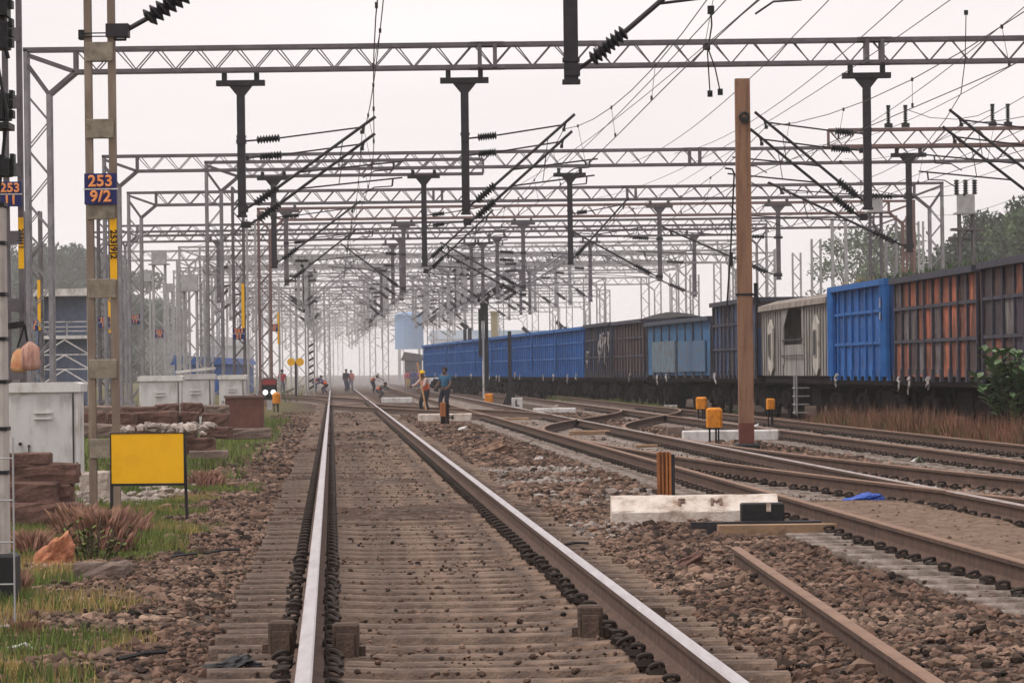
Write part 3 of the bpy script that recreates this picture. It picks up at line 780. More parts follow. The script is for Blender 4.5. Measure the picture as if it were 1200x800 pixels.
def small_mast(label, x, d, w, ztop, plate=None, m=STEELL, lattice=True, strip=None, box=None, col=None):
    t = thing('lattice_mast', label, 'mast', (x, d, -.3), 0, 'masts beside the tracks')
    b = MB()
    if lattice: lattice_col(b, 0, 0, 0, ztop, w=w, dep=w, leg=.075, lc=.03, pitch=w * 1.15)
    else:
        b.box(-w / 2, -w / 2 + .07, -.06, .06, 0, ztop); b.box(w / 2 - .07, w / 2, -.06, .06, 0, ztop)
        z = .6
        while z < ztop: b.box(-w / 2 + .02, w / 2 - .02, -.07, -.06, z, z + .18); z += .9
    b.build('shaft', m, t)
    if strip:
        b = MB(); b.box(w / 2 - .08, w / 2 + .02, -w / 2 - .06, -w / 2 - .048, strip[0], strip[1]); b.build('yellow_strip', YELLOW, t)
    if plate: number_plate(t, 0, -w / 2 - .09, plate[0], plate[1], plate[1] * .95, plate[2], plate[3], .004)
    if box:
        b = MB(); b.box(-w * .6, w * .6, -w * .6, w * .6, ztop - box * .6, ztop); b.box(-w * .85, w * .85, -w * .85, w * .85, ztop - box * .6 - .06, ztop - box * .6 - .005); b.build('equipment_box', col or STEELL, t)
    return t
# left edge mast with plate 253 11
d = 50.0
t = small_mast('grey mast at left edge with blue plate 253 11', XA(17, d, 300), d, .26, 7.2, lattice=False, m=STEEL)
number_plate(t, -.03, -.12, P(16, 228, d)[2] + .3, .30, .33, '253', '11', .005)
b = MB(); b.box(.06, .135, -.066, -.061, P(25, 315, d)[2] + .3, P(25, 255, d)[2] + .3); ysp = b.build('yellow_strip', YELLOW, t)
text('digits', '253|11', .09, TXTK, ysp, (.098, -.069, P(25, 280, d)[2] + .3), (PI / 2, PI / 2, 0), .002)

sm = [
    ('pale lattice mast behind the white frame tower with a small blue plate', 40, 120, .5, 6.5, (P(40, 381, 120)[2] + .3, .38, '253', '13'), 1),
    ('slim grey lattice mast seen between the posts of the plated mast', 124, 130, .4, 7.0, (P(121, 378, 130)[2] + .3, .4, '253', '15'), 1),
    ('pale lattice mast with red and blue plate left of the white cupboards', 160, 155, .5, 7.4, (P(159, 374, 155)[2] + .3, .42, '253', '17'), 0),
    ('pale lattice mast with a reddish plate and a box on top', 188, 175, .55, 7.0, (P(188, 391, 175)[2] + .3, .4, '253', '19'), 0),
    ('broad lattice mast carrying a grey box above the white cupboards', 224, 150, .52, 5.2, None, 0),
    ('tall pale twin lattice mast with a blue plate right of the cupboards', 281, 128, .36, 7.6, (P(281, 391, 128)[2] + .3, .40, '253', '21'), 1),
    ('grey lattice mast close behind the twin lattice mast', 296, 160, .36, 7.8, None, 0),
    ('grey mast with yellow strip beside the man in red', 322, 190, .5, 6.0, (P(322, 384, 190)[2] + .3, .4, '253', '23'), 1),
    ('thin grey lattice mast behind the double yellow disc', 353, 240, .6, 7.5, None, 0),
    ('square grey mast with black and white stripes at its foot', 365, 215, .34, 7.0, None, 0),
    ('far pale lattice mast left of the smoke', 376, 300, .6, 8.0, None, 0),
    ('far pale lattice mast between the cupboards and the tower', 203, 260, .6, 7.5, None, 0),
    ('very pale lattice mast behind the broad mast with box', 246, 290, .6, 8.0, None, 0),
    ('faint lattice mast behind the rust-red column', 336, 320, .7, 8.5, None, 0),
    ('pale lattice mast over the brake van roof', 985, 140, .5, 6.8, None, 0),
    ('lattice mast with lamp box above the blue wagon', 1028, 135, .4, 7.4, None, 0),
    ('rusty post behind the orange wagon', 1067, 120, .22, 6.0, None, 0),
    ('pale post behind the dark wagon at right', 1081, 140, .24, 6.6, None, 0),
    ('twin post mast with switchgear on top near right edge', 1134, 125, .45, 6.9, None, 0),
    ('thin pale lattice mast above the coal heap', 705, 230, .5, 6.5, None, 0),
    ('thin lattice mast above the dark far wagons', 650, 260, .6, 7.2, None, 0),
    ('thin lattice mast right of the coal heap', 815, 200, .45, 6.2, None, 0),
    ('pale lattice mast above the weathered blue wagon', 757, 240, .5, 7.0, None, 0),
]
sm += [
    ('faint pale mast left of the water tank', 437, 330, .5, 8.2, None, 0), ('faint twin mast left of the blue tank', 452, 300, .45, 7.6, None, 0), ('pale mast rising behind the blue tank', 470, 430, .6, 8.6, None, 0),
    ('pale mast above the last blue wagon', 505, 300, .5, 8.0, None, 0), ('pale mast between the tank and crossed signal', 528, 340, .5, 8.0, None, 0), ('slim pale mast just right of the crossed signal', 588, 280, .36, 7.8, None, 0),
    ('slim pale mast over the middle blue wagons', 628, 300, .5, 8.2, None, 0), ('pale mast over the bright blue far wagon', 668, 320, .5, 8.0, None, 0), ('grey mast above the torn sheeting wagon', 688, 250, .36, 7.4, None, 0),
    ('pale mast left of the navy wagon', 790, 260, .45, 7.8, None, 0), ('pale mast behind the navy wagon', 842, 220, .4, 7.4, None, 0), ('grey mast just right of the brown pole', 905, 190, .4, 7.2, None, 0), ('pale mast above the brake van', 935, 210, .45, 7.6, None, 0), ('pale mast behind the blue wagon end', 958, 170, .4, 7.0, None, 0),
    ('very faint mast right of the far workers', 424, 400, .5, 7.5, None, 0), ('very faint mast over the far rail end', 399, 450, .6, 8.0, None, 0), ('very faint mast left of the far standing man', 388, 380, .5, 7.8, None, 0),
    ('pale twin mast left of the box topped mast', 172, 230, .5, 7.6, None, 0), ('slim pale mast right of the box topped mast', 198, 280, .6, 8.0, None, 0), ('pale mast over the blue container', 236, 230, .4, 7.0, None, 0), ('slim pale mast right of the blue container', 262, 300, .6, 8.2, None, 0), ('faint mast above the red-brown steel box', 272, 350, .7, 8.4, None, 0), ('pale mast left of the man in red', 312, 280, .5, 8.0, None, 0), ('pale mast right of the striped mast', 384, 260, .34, 7.2, None, 0), ('pale mast behind the yellow discs', 345, 300, .5, 8.0, None, 0),
]
for lab, px, d, w, zt, pl, st in sm:
    rust = 'rusty' in lab
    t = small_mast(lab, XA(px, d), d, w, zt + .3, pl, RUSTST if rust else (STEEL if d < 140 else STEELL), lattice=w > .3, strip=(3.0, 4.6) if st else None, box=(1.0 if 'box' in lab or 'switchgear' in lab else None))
    if 'switchgear' in lab:
        for q in (-.3, 0, .3):
            b = MB(); b.insulator((q, 0, zt + .3), (q, 0, zt + .8), .1, 6); b.build('insulator', PORC, t)
        b = MB(); b.bar((-.6, 0, zt - 1.2), (.6, 0, zt - 1.2), .1); b.box(-.5, .5, -.3, .3, zt - .9, zt - .82); b.build('platform', STEEL, t)
    if 'stripes' in lab:
        b = MB()
        for k in range(7): b.bar((-.175, -.18, .6 + k * .4), (.175, -.18, .8 + k * .4), .012, .12)
        b.build('stripes', BLACK, t)
SKIPC = None

# ------------------------------------------------------------------ brown pole right
d = 66.0
px = XA(875, d, 500); pt = P(873, 92, d)[2]
t = thing('steel_pole', 'brown square steel pole with dark red foot right of centre', 'pole', (px, d, -.15))
b = MB(); b.box(-.13, .13, -.012, 0, .42, pt + .15); b.box(-.128, -.108, .0005, .24, .42, pt + .15); b.box(.108, .128, .0005, .24, .42, pt + .15); b.box(-.107, .107, .17, .185, .42, pt + .148)
for zz_ in np.arange(.8, pt, .95): b.box(-.09, -.06, -.02, -.0125, zz_, zz_ + .03); b.box(.06, .09, -.02, -.0125, zz_, zz_ + .03)
b.build('shaft', POLEB, t)
b = MB(); b.box(-.132, .132, -.014, .245, -.1, .419); b.build('foot', POLER, t)
b = MB(); b.cbox(-.22, .22, -.12, .4, -.15, .06, .03); b.build('base', BLACK, t)
zc = P(877, 137, d)[2] + .15
b = MB(); b.tube([(.02 + .07 * math.cos(a), -.06, zc + .07 * math.sin(a)) for a in np.linspace(0, 2 * PI, 17)], .028, 6); b.box(-.03, .1, -.1, -.0125, zc - .1, zc - .02); b.build('pulley', BLACK, t)
zc = P(877, 345, d)[2] + .15
b = MB(); b.box(-.158, .158, -.022, .29, zc - .02, zc + .02); b.box(.16, .22, -.06, .1, zc - .12, zc + .2); b.bar((.158, 0, zc), (.26, 0, zc - .16), .04); b.build('bracket', BLACK, t)
zc = P(877, 205, d)[2] + .15
b = MB(); b.tube([(-.16, -.05, zc), (-.2, -.05, zc + .1), (-.33, -.05, zc + .12)], .018, 5); b.tube([(-.17, -.05, zc), (-.24, -.05, zc - 1.2), (-.34, -.05, zc - 2.5)], .016, 5)
b.box(-.27, -.21, -.08, -.02, zc - 1.6, zc - 1.35); b.build('wire_rope', BLACK, t)

# ------------------------------------------------------------------ signals
# left edge signal seen from its side, d 24
d = 24.0
sx = XA(-7, d, 450)
t = thing('signal_post', 'white painted post with black joint rings and black foot at left edge', 'signal', (sx, d, -.28))
b = MB(); b.cbox(-.085, .085, -.085, .085, .40, 2.62, .02); b.build('shaft', mat('grimy_white', (.52, .48, .45), (.24, .20, .18), .8, 0, 5, c3=(.44, .40, .37), stretch=(1, 1, .4)), t)
b = MB()
for y in (240, 285, 345, 397, 447, 502, 553): z = P(5, y, d)[2] + .28; b.box(-.092, .092, -.092, .092, z - .012, z + .012)
b.build('joint_ring', BLACK, t)
b = MB(); b.cbox(-.14, .14, -.14, .14, -.1, .40, .02); b.build('foot', BLACK, t)
b = MB(); b.tube([(0, 0, 2.6), (0, 0, 5.6)], .055, 10); b.build('upper_pole', BLACK, t)
for (y0, y1) in ((-60, 20), (22, 58), (106, 141), (182, 207)):
    za, zb_ = P(5, y1, d)[2] + .28, P(5, y0, d)[2] + .28
    b = MB(); b.cbox(-.09, .125, -.13, .12, za, zb_, .03)
    for k in range(3):
        z = za + (zb_ - za) * (k + .5) / 3; b.box(.125, .15, -.05, .06, z - .02, z + .03)
    b.build('signal_head', BLACK, t)
b = MB(); b.tube([(.06, -.1, 2.7), (.12, -.12, 3.2), (.05, -.14, 3.6)], .012, 5); b.tube([(.02, -.1, 4.0), (.13, -.1, 3.55)], .014, 5); b.box(-.2, .14, -.2, .1, 3.1, 3.14); b.build('cable', BLACK, t)
# ladder in front
t = thing('ladder', 'thin steel ladder standing in front of the white post at left edge', 'ladder', (XA(6, 21.5, 700), 21.5, -.3))
b = MB()
for s in (-.07, .055): b.tube([(s, 0, 0), (s, 0, 1.2)], .006, 6)
for k in range(5): b.tube([(-.07, 0, .12 + .24 * k), (.055, 0, .12 + .24 * k)], .005, 6)
b.build('rails_and_rungs', STEELL, t)
# hanging bags
d = 30.0
t = thing('cloth_bag', 'pale pink cloth bag with red bundle hanging on the left edge mast', 'bag', P(35, 400, d))
def bag(b, cx, w, h, top=0.0, seed=1):
    r = random.Random(seed); pts = []; rs = []
    prof = [(0, .18), (.08, .38), (.2, .74), (.45, .92), (.8, 1.0), (.95, .86), (1.0, .45)]
    n = 14; o = len(b.v)
    for i, (q, k) in enumerate(prof):
        for j in range(n):
            a = 2 * PI * j / n; rr_ = w / 2 * k * (1 + .16 * math.sin(3 * a + seed + i * .5) + .1 * math.sin(7 * a + i) + r.uniform(-.06, .06))
            b.v.append((cx + rr_ * math.cos(a), rr_ * .6 * math.sin(a), top - q * h))
    for i in range(len(prof) - 1):
        for j in range(n): b.f.append((o + i * n + j, o + i * n + (j + 1) % n, o + (i + 1) * n + (j + 1) % n, o + (i + 1) * n + j)); b.mi.append(0)
    b.f.append(tuple(o + (len(prof) - 1) * n + j for j in range(n))); b.mi.append(0)
b = MB(); bag(b, 0.0, .165, .23); b.build('sack', mat('cloth_bagpink', (.48, .33, .28), (.26, .13, .11), .9, 0, 9, c3=(.5, .28, .22), stretch=(4, 4, .5)), t, smooth=True)
b = MB(); bag(b, -.085, .12, .19, -.055, 3); b.build('bundle', mat('cloth_redcream', (.6, .42, .2), (.42, .05, .05), .9, 0, 6), t, smooth=True)
b = MB(); b.bar((-.02, 0, .0), (-.04, 0, .14), .018); b.bar((-.04, 0, .14), (-.2, 0, .12), .05); b.bar((-.1, 0, -.05), (-.04, 0, .13), .014); b.build('strap', BLACK, t)

# out-of-use semaphore style signal with white crosses
d = 195.0
o = P(567, 458, d); t = thing('signal_post', 'black signal with crossed white marks and tilted arm above the blue wagons', 'signal', (o[0], d, -.25))
def zat(y, d): return P(567, y, d)[2] + .25
b = MB(); b.tube([(0, 0, 0), (0, 0, zat(368, d))], .06, 10); b.build('pole', WHITEP, t)
b = MB(); b.box(-.24, -.075, -.12, .1, zat(418, d), zat(362, d)); b.box(.075, .27, -.12, .1, zat(455, d), zat(352, d))
b.prism([(-.30, zat(352, d)), (.0, zat(352, d) - .45), (.32, zat(356, d)), (.30, zat(346, d)), (.05, zat(343, d)), (-.25, zat(347, d))], -.16, -.05)
b.box(-.13, .13, -.15, .1, zat(376, d), zat(356, d) + .01)
b.build('signal_head', BLACK, t)
a0, a1 = Vector((.12, -.11, zat(349, d))), Vector((.88, -.11, zat(341, d) + .15))
b = MB(); b.bar(a0, a1, .06, .34, up=(0, 0, 1)); b.tube([(a1.x, -.14, a1.z), (a1.x, -.08, a1.z)], .17, 12); b.build('indicator_arm', BLACK, t)
b = MB(); c = Vector((.02, -.17, zat(351, d)))
b.bar(c + Vector((-.22, 0, .2)), c + Vector((.22, 0, -.2)), .02, .055); b.bar(c + Vector((.22, -.003, .2)), c + Vector((-.22, -.003, -.2)), .02, .055)
for q in (.45, .92):
    c = a0 + (a1 - a0) * q; c.y = -.155
    b.bar(c + Vector((-.13, 0, .03)), c + Vector((.13, 0, -.03)), .02, .07); b.bar(c + Vector((.03, -.003, .13)), c + Vector((-.03, -.003, -.13)), .02, .07)
b.build('white_cross', WHITEP, t)
for (px, dd, h, lab) in ((548, 300, 3.9, 'small grey far signal left of the crossed black signal'), (660, 290, 3.8, 'grey-blue double headed far signal behind the blue wagons'), (620, 310, 3.6, 'small dark far signal right of the pale yellow column')):
    t = thing('signal_post', lab, 'signal', (XA(px, dd), dd, -.25)); b = MB(); b.tube([(0, 0, 0), (0, 0, h)], .1, 8); b.build('pole', STEELL, t)
    b = MB(); b.cbox(-.32, -.05, -.15, .1, h - .5, h + .9, .05); b.cbox(.05, .36, -.15, .1, h - .3, h + 1.0, .05); b.build('signal_head', STEELD, t)
    b = MB(); b.bar((0, -.1, h + .9), (-.5, -.1, h + 1.4), .25, .3); b.build('indicator_arm', STEELD, t)
# dark post with flared base, L board
d = 158.0
o = P(598, 470, d); t = thing('rail_post', 'dark slim post with flared black base in front of the blue wagons', 'post', (o[0], d, -.25))
b = MB(); b.box(-.075, .075, -.06, .06, .4, P(598, 388, d)[2] + .25); b.build('shaft', STEELD, t)
b = MB(); b.prism([(-.34, 0), (.34, 0), (.1, .62), (-.1, .62)], -.25, .25); b.build('base', BLACK, t)
d = 137.0
o = P(606, 479, d); t = thing('letter_board', 'small white stone marked with a black L between the tracks', 'marker stone', (o[0], d, -.2))
b = MB(); b.cbox(-.2, .2, -.06, .06, 0, .44, .015); b.build('stone', WHITEP, t); text('letter', 'L', .30, TXTK, t, (0, -.066, .23), FACE, .012)
# ground signal with two white lamps
d = 150.0
o = P(316, 470, d); t = thing('shunt_signal', 'small black ground signal showing two white lights beside the rust-red column', 'signal', (o[0], d, -.25))
b = MB(); b.box(-.1, .1, -.1, .1, 0, .42); b.build('pedestal', STEELL, t)
zc = P(316, 456, d)[2] + .25
b = MB(); b.cbox(-.3, .3, -.1, .12, zc - .42, zc + .45, .06); b.build('signal_head', BLACK, t)
b = MB(); b.box(-.27, .27, -.115, -.101, zc + .18, zc + .40); b.build('red_cover', mat('dull_red', (.30, .05, .05), (.2, .03, .03)), t)
lampm = bpy.data.materials.new('lit_lamp'); lampm.use_nodes = True; bb = lampm.node_tree.nodes['Principled BSDF']; bb.inputs['Base Color'].default_value = (.9, .9, .9, 1); bb.inputs['Emission Color'].default_value = (1, 1, 1, 1); bb.inputs['Emission Strength'].default_value = 1.0
for s in (-.16, .16):
    b = MB(); b.tube([(s, -.13, zc - .12), (s, -.10, zc - .12)], .105, 14); b.build('lamp', lampm, t)
# double yellow disc
d = 205.0
o = P(347, 470, d); t = thing('caution_board', 'pair of yellow discs on a post beyond the man in red', 'caution board', (o[0], d, -.25))
zc = P(347, 424, d)[2] + .25
b = MB(); b.tube([(0, 0, 0), (0, 0, zc)], .06, 8); b.bar((-.3, .02, zc), (.3, .02, zc), .05); b.build('post', STEELD, t)
for s in (-.24, .24):
    b = MB(); b.tube([(s, -.06, zc), (s, -.01, zc)], .22, 18); b.build('disc', YELLOW, t)

# ------------------------------------------------------------------ markers with yellow caps
def marker(label, px, py, d, w, h, style):
    o = P(px, py, d); z0 = gz(o[0], d)
    t = thing('track_marker', label, 'track marker', (o[0], d, z0), R.uniform(-.25, .25), 'yellow capped markers beside the points')
    base = max(.02, o[2] - z0 - h / 2)
    b = MB()
    if style == 'cap':
        b.cbox(-w / 2, w / 2, -w / 2.2, w / 2.2, base, base + h, w * .14)
        b.box(-w * .2, w * .2, -w / 2.2 - .006, -w / 2.2 - .001, base + h * .1, base + h * .8)
    else:
        b.lathe([(w * .40, base), (w * .5, base + .02), (w * .5, base + h * .8), (w * .36, base + h * .94), (w * .1, base + h)], 14)
    b.build('cap', ORANGE, t, smooth=False)
    b = MB()
    for s in (-.3, .1): b.bar((s * w, 0, -.1), (s * w, 0, base + .01), .035)
    b.bar((.25 * w, .05, -.1), (.25 * w, .05, base + .01), .03)
    b.build('leg', BLACK, t)
    return t
marker('bright yellow cap on black legs left of the brown pole', 837, 489, 68, .29, .36, 'cap')
marker('tilted yellow cap behind it below the dark wagon', 822, 472, 92, .26, .3, 'cap')
marker('small orange cap right of the brown pole under the brake van', 903, 473, 90, .2, .26, 'cap')
marker('orange round cap nearer the rust-red column foot', 304, 477, 122, .34, .40, 'round')
marker('orange round cap beside the ground signal', 324, 466, 138, .30, .42, 'round')
marker('small orange cap in front of the blue wagons near the dark post', 573, 466, 150, .34, .34, 'cap')
marker('tiny orange cap below the bright blue far wagon', 634, 454, 190, .24, .34, 'round')
marker('rusty orange cap below the dark far wagon', 650, 458, 185, .25, .42, 'cap')
# rusty ribbed post near the point machine
d = G(779, 580)[1]; o = G(779, 580)
t = thing('rusty_post', 'rusty orange ribbed rail stump behind the long white concrete block', 'post', (o[0], d, -.25))
b = MB()
b.box(-.055, .055, -.02, .02, -.05, .56); b.box(-.085, -.05, -.06, .05, -.05, .555); b.box(.05, .075, -.06, .05, -.05, .55); b.box(-.035, -.012, -.055, -.021, -.05, .557); b.box(.012, .034, -.055, -.021, -.05, .557)
b.build('ribbed_plate', RUSTOR, t)
b = MB(); b.box(.076, .115, -.05, .06, -.05, .53); b.build('side_plate', STEELD, t)
o = G(520, 497); d = o[1]
t = thing('rusty_post', 'short post with brown top in front of the standing men', 'post', (o[0], d, -.25))
b = MB(); b.cbox(-.10, .06, -.08, .08, .28, .66, .02); b.build('cap', RUSTOR, t); b = MB(); b.box(.062, .15, -.06, .06, -.05, .62); b.box(-.08, .058, -.05, .05, -.05, .28); b.build('stem', UNDER, t)

# ------------------------------------------------------------------ concrete blocks
def block(label, x0, x1, ytop, ybot, m=WHITEC, dep=.35, hh=None, name='concrete_block', rz=0.0):
    """ytop/ybot: image rows of the front face"""
    xm = (x0 + x1) / 2
    z0 = -.24; o = G(xm, ybot, z0); d = o[1]; w = (x1 - x0) * d / F; h = hh or (ybot - ytop) * d / F * .8
    t = MB(); r = random.Random(label); c = .025
    t.cbox(-w / 2, w / 2, 0, dep, 0, h, min(c, h * .2))
    ob = t.build(name, m, None, (o[0], d, z0), smooth=False); ob.rotation_euler = (0, 0, rz)
    tag(ob, label, 'concrete block'); return ob, d, w, h
block('low white block beside the crouching worker', 447, 483, 464, 472, WHITEP, .6)
ob, d, w, h = block('white block marked F4 where the two men stand', 490, 553, 482, 495, WHITEC, .6)
text('letters', 'F4', h * .75, TXTK, ob, (w * .1, -.004, h * .55), FACE, .01)
block('white painted block behind the standing L stone', 625, 675, 476, 486, WHITEP, .5)
block('grey block at left of the white plinth by the brown pole', 782, 802, 496, 512, STONEB, .5)
block('long white plinth around the brown pole foot', 800, 913, 500, 519, WHITEP, .35)
block('white slab under the dark wagon beside the yellow cap', 778, 794, 473, 480, WHITEP, .4)
block('grey concrete beam lying under the far dark wagons', 667, 690, 463, 471, STONEB, .3, rz=.5)
block('brown timber lying between the second track rails', 745, 790, 519, 526, PLANK, .25)
block('brown timber lying in front of the crossover', 667, 716, 502, 512, PLANK, .25)
block('dark timber lying beside the L stone', 583, 620, 488, 494, PLANK, .25)
# big near block + point machine
z0 = -.2
o = G(815, 614, z0); d = o[1]
t = thing('concrete_block', 'long white painted concrete block lettered F M beside the black point machine', 'concrete block', (o[0], d, z0))
w = 196 * d / F; h = .15
b = MB(); 
yz = [(0, -.06), (0, .115), (.012, .13), (.19, .25), (.21, .26), (.46, .26), (.48, .24), (.48, -.06)]; n = len(yz)
xsn = np.linspace(-w / 2, w / 2, 14); rb_ = random.Random(4)
for xx in xsn:
    for (yy, zz_) in yz: b.v.append((xx, yy + rb_.uniform(-.006, .006), zz_ + rb_.uniform(-.006, .006)))
for i in range(13):
    for k in range(n): b.f.append((i * n + k, (i + 1) * n + k, (i + 1) * n + (k + 1) % n, i * n + (k + 1) % n)); b.mi.append(0)
b.f.append(tuple(range(n))); b.f.append(tuple(13 * n + k for k in range(n - 1, -1, -1))); b.mi += [0, 0]
blk = b.build('block_body', WHITEC, t)
text('letters', 'F', .15, TXTB, t, (-w / 2 + w * .42, .10, .200), (.594, 0, 0), .012)
text('letters', 'M', .15, TXTB, t, (-w / 2 + w * .63, .10, .200), (.594, 0, 0), .012)
o2 = G(895, 622, z0); d2 = o2[1]
t = thing('point_machine', 'black point machine with rods at the right end of the lettered block', 'point machine', (o2[0], d2 - .12, z0))
b = MB(); b.cbox(-.21, .17, -.1, .12, .06, .255, .012); b.build('casing', BLACK, t)
b = MB(); b.box(.01, .05, -.112, -.1005, .18, .26); b.build('hasp', WHITEC, t)
b = MB(); b.box(-.52, .48, -.26, -.12, -.06, .10); b.box(-.66, -.525, -.22, -.14, .04, .10); b.box(-.3, .55, -.32, -.265, -.07, .07); b.build('drive_rod', STEELD, t)
b = MB(); b.box(-.42, .64, -.62, -.34, -.09, .085); ob = b.build('tan_board', PLANK, None, (o2[0] - .02, d2 - .15, z0)); tag(ob, 'tan board lying in front of the black point machine', 'board')
# loose rail lower right
rb = MB()
xa, da = G(862, 640, -.06)[:2]; xb, db = G(1110, 806, -.06)[:2]
rr_ = rail_mesh(lambda q: xa + (xb - xa) * (q - da) / (db - da), 9.0, da, -.06, 1.0)
tag(rr_.build('loose_rail', [RAILSIDE, RAILDULL]), 'single rusty rail lying loose in the ballast at lower right', 'rail')
# rail joint blocks
for i, (px, py, lab, tall) in enumerate(((330, 742, 'wooden block against the outer side of the left shiny rail', 1), (405, 745, 'dark block inside the left shiny rail', 1), (692, 722, 'dark block inside the right shiny rail', 1), (765, 722, 'brown block outside the right shiny rail', 1))):
    o = G(px, py + 22, -.18); b = MB(); b.cbox(-.068, .068, -.02, .12, -.02, .15, .012); b.box(-.045, .045, -.06, -.021, -.02, .10); b.box(-.10, .10, .02, .08, -.02, .03)
    tag(b.build('joint_block', WOODB, None, (o[0], o[1], -.17)), lab, 'rail block', 'blocks clamped beside the rails')

# ------------------------------------------------------------------ trackside cupboards
def cupboard(label, px0, px1, pytop, d, hgt=1.35, lid=False, extra=True):
    xm = (px0 + px1) / 2; w = (px1 - px0) * d / F; zt = P(xm, pytop, d)[2]; z0 = zt - hgt; dp = .5
    t = thing('relay_cupboard', label, 'cupboard', (XA(xm, d, 450), d, z0), R.uniform(-.03, .03), 'white trackside cupboards')
    b = MB(); b.box(-w / 2 + .02, w / 2 - .02, 0, dp, -.2, hgt - .12); b.build('body', WHITEP, t)
    b = MB(); b.prism([(-w / 2 - .02, hgt - .12), (w / 2 + .02, hgt - .12), (w / 2 + .02, hgt - .02), (w / 2 - .05, hgt), (-w / 2 + .05, hgt), (-w / 2 - .02, hgt - .02)], -.05, dp + .05); b.build('lid', WHITEP, t)
    b = MB(); b.box(-w / 2 + .05, w / 2 - .09, -.018, -.002, .12, hgt - .16)
    dr = b.build('door', mat('white_door', (.60, .585, .58), (.33, .30, .28), .75, 0, 4.0, c3=(.54, .525, .52), stretch=(1, 1, .35)), t)
    b = MB()
    for k in (0, 1): z = hgt - .38 - k * .07; b.box(-.11, .11, -.05, -.019, z, z + .022)
    b.build('vent', WHITEP, dr)
    b = MB(); b.tube([(-w * .32, -.05, hgt * .45), (-w * .32, -.015, hgt * .45)], .02, 8); b.tube([(-w * .2, -.05, hgt * .43), (-w * .2, -.02, hgt * .43)], .014, 8); b.bar((-w * .2, -.04, hgt * .43), (-w * .2, -.04, hgt * .33), .014); b.build('handle', BLACK, dr)
    b = MB(); b.box(w / 2 - .082, w / 2 - .07, -.012, -.001, .1, hgt - .13); b.build('door_gap', BLACK, t)
    if lid:
        b = MB(); b.bar((-w / 2 - .03, .2, hgt + .04), (w / 2, .2, hgt + .12), .6, .06); b.build('loose_lid', WHITEP, t)
    b = MB(); b.box(-w / 2 - .1, w / 2 + .1, -.1, dp + .1, -.6, -.2); b.build('plinth', PALESTONE, t)
    return t
cupboard('largest white steel cupboard behind the brick stack at left', 8, 93, 448, 46, 1.36)
cupboard('white cupboard left of the pair behind the long rubble wall', 162, 213, 440, 82, 1.45)
cupboard('white cupboard with a loose tilted lid, right of the pair', 208, 250, 438, 84, 1.45, lid=True)
cupboard('far white cupboard beside the twin lattice mast', 256, 288, 439, 100, 1.3)

# brown trough box
o = G(287, 500); d = 84
t = thing('steel_box', 'red-brown steel box with rim right of the cupboards', 'box', (XA(286, d, 480), d, P(286, 488, d)[2]))
b = MB(); b.box(-.42, .42, 0, .5, -.35, .42); b.build('body', mat('redbrown', (.17, .075, .055), (.11, .045, .035)), t); b = MB(); b.box(-.45, .45, -.04, .54, .42, .47); b.build('rim', RUSTST, t)

# yellow board
d = 37.5
xb0, xb1 = XA(130, d, 540), XA(216, d, 540); zt, zb_ = P(172, 508, d)[2], P(172, 566, d)[2]
t = thing('yellow_board', 'blank yellow board on two black legs beside the plated mast', 'board', ((xb0 + xb1) / 2, d, -.28), -.1)
wv = (xb1 - xb0) / 2
b = MB(); b.box(-wv, wv, -.008, .006, zb_ + .28, zt + .28); b.build('panel', YELLOW, t)
b = MB(); b.box(-wv - .012, -wv - .001, -.012, .02, zb_ + .26, zt + .29); b.box(wv + .001, wv + .012, -.012, .02, zb_ + .26, zt + .29); b.box(-wv - .012, wv + .012, -.012, .02, zt + .281, zt + .291); b.box(-wv - .012, wv + .012, -.012, .02, zb_ + .255, zb_ + .279); b.build('frame', BLACK, t)
for s in (-1, 1):
    b = MB(); b.bar((s * (wv - .0), .03, zt + .2), (s * (wv + .02), .06, -.1), .028); b.build('leg', STEELD, t)

# ------------------------------------------------------------------ brick and stone stacks on the left
def slab(label, x0, x1, ytop, ybot, d, m, dep=.5, rz=0.0, group='blocks of the left stacks', name='stone_block', tilt=0.0, seed=0):
    xm = (x0 + x1) / 2; o = P(xm, ybot, d); w = (x1 - x0) * d / F; h = (ybot - ytop) * d / F
    b = MB(); r = random.Random(label)
    nx_ = 6
    b.cbox(-w / 2, w / 2, 0, dep, 0, h, min(.02, h * .15))
    me = b.mesh(name, m)
    bm = bmesh.new(); bm.from_mesh(me); bmesh.ops.recalc_face_normals(bm, faces=bm.faces)
    bmesh.ops.subdivide_edges(bm, edges=[e for e in bm.edges if e.calc_length() > .12], cuts=3, use_grid_fill=True)
    for v in bm.verts: v.co += Vector((r.uniform(-1, 1), r.uniform(-1, 1), r.uniform(-1, 1))) * min(.012, h * .06)
    bm.to_mesh(me); bm.free()
    ob = link(name, me, None, o); ob.rotation_euler = (0, tilt, rz)
    return tag(ob, label, 'block', group)
slab('topmost short brown block of the near stack before the big cupboard', 0, 58, 531, 543, 36, BRICKR, .3)
slab('long dark brown block second from top of the near stack', -4, 91, 543, 566, 36, BRICKR, .35, .03)
slab('reddish block third from top of the near stack', 2, 66, 565, 590, 35.8, BRICKR, .35, -.03)
slab('short dark block right of the reddish block in the near stack', 67, 84, 567, 590, 36, BRICKR, .3)
slab('lowest wide brown slab of the near stack', -5, 95, 590, 618, 35.6, BRICKR, .4, .02)
slab('brown slab at the foot of the pink grass', 92, 150, 620, 634, 32, BRICKR, .3, .1)
R2 = random.Random(5)
k = 0
PLACES = ['left of the plated mast', 'behind the plated mast', 'right of the plated mast', 'behind the yellow board', 'right above the yellow board', 'near the steel box']
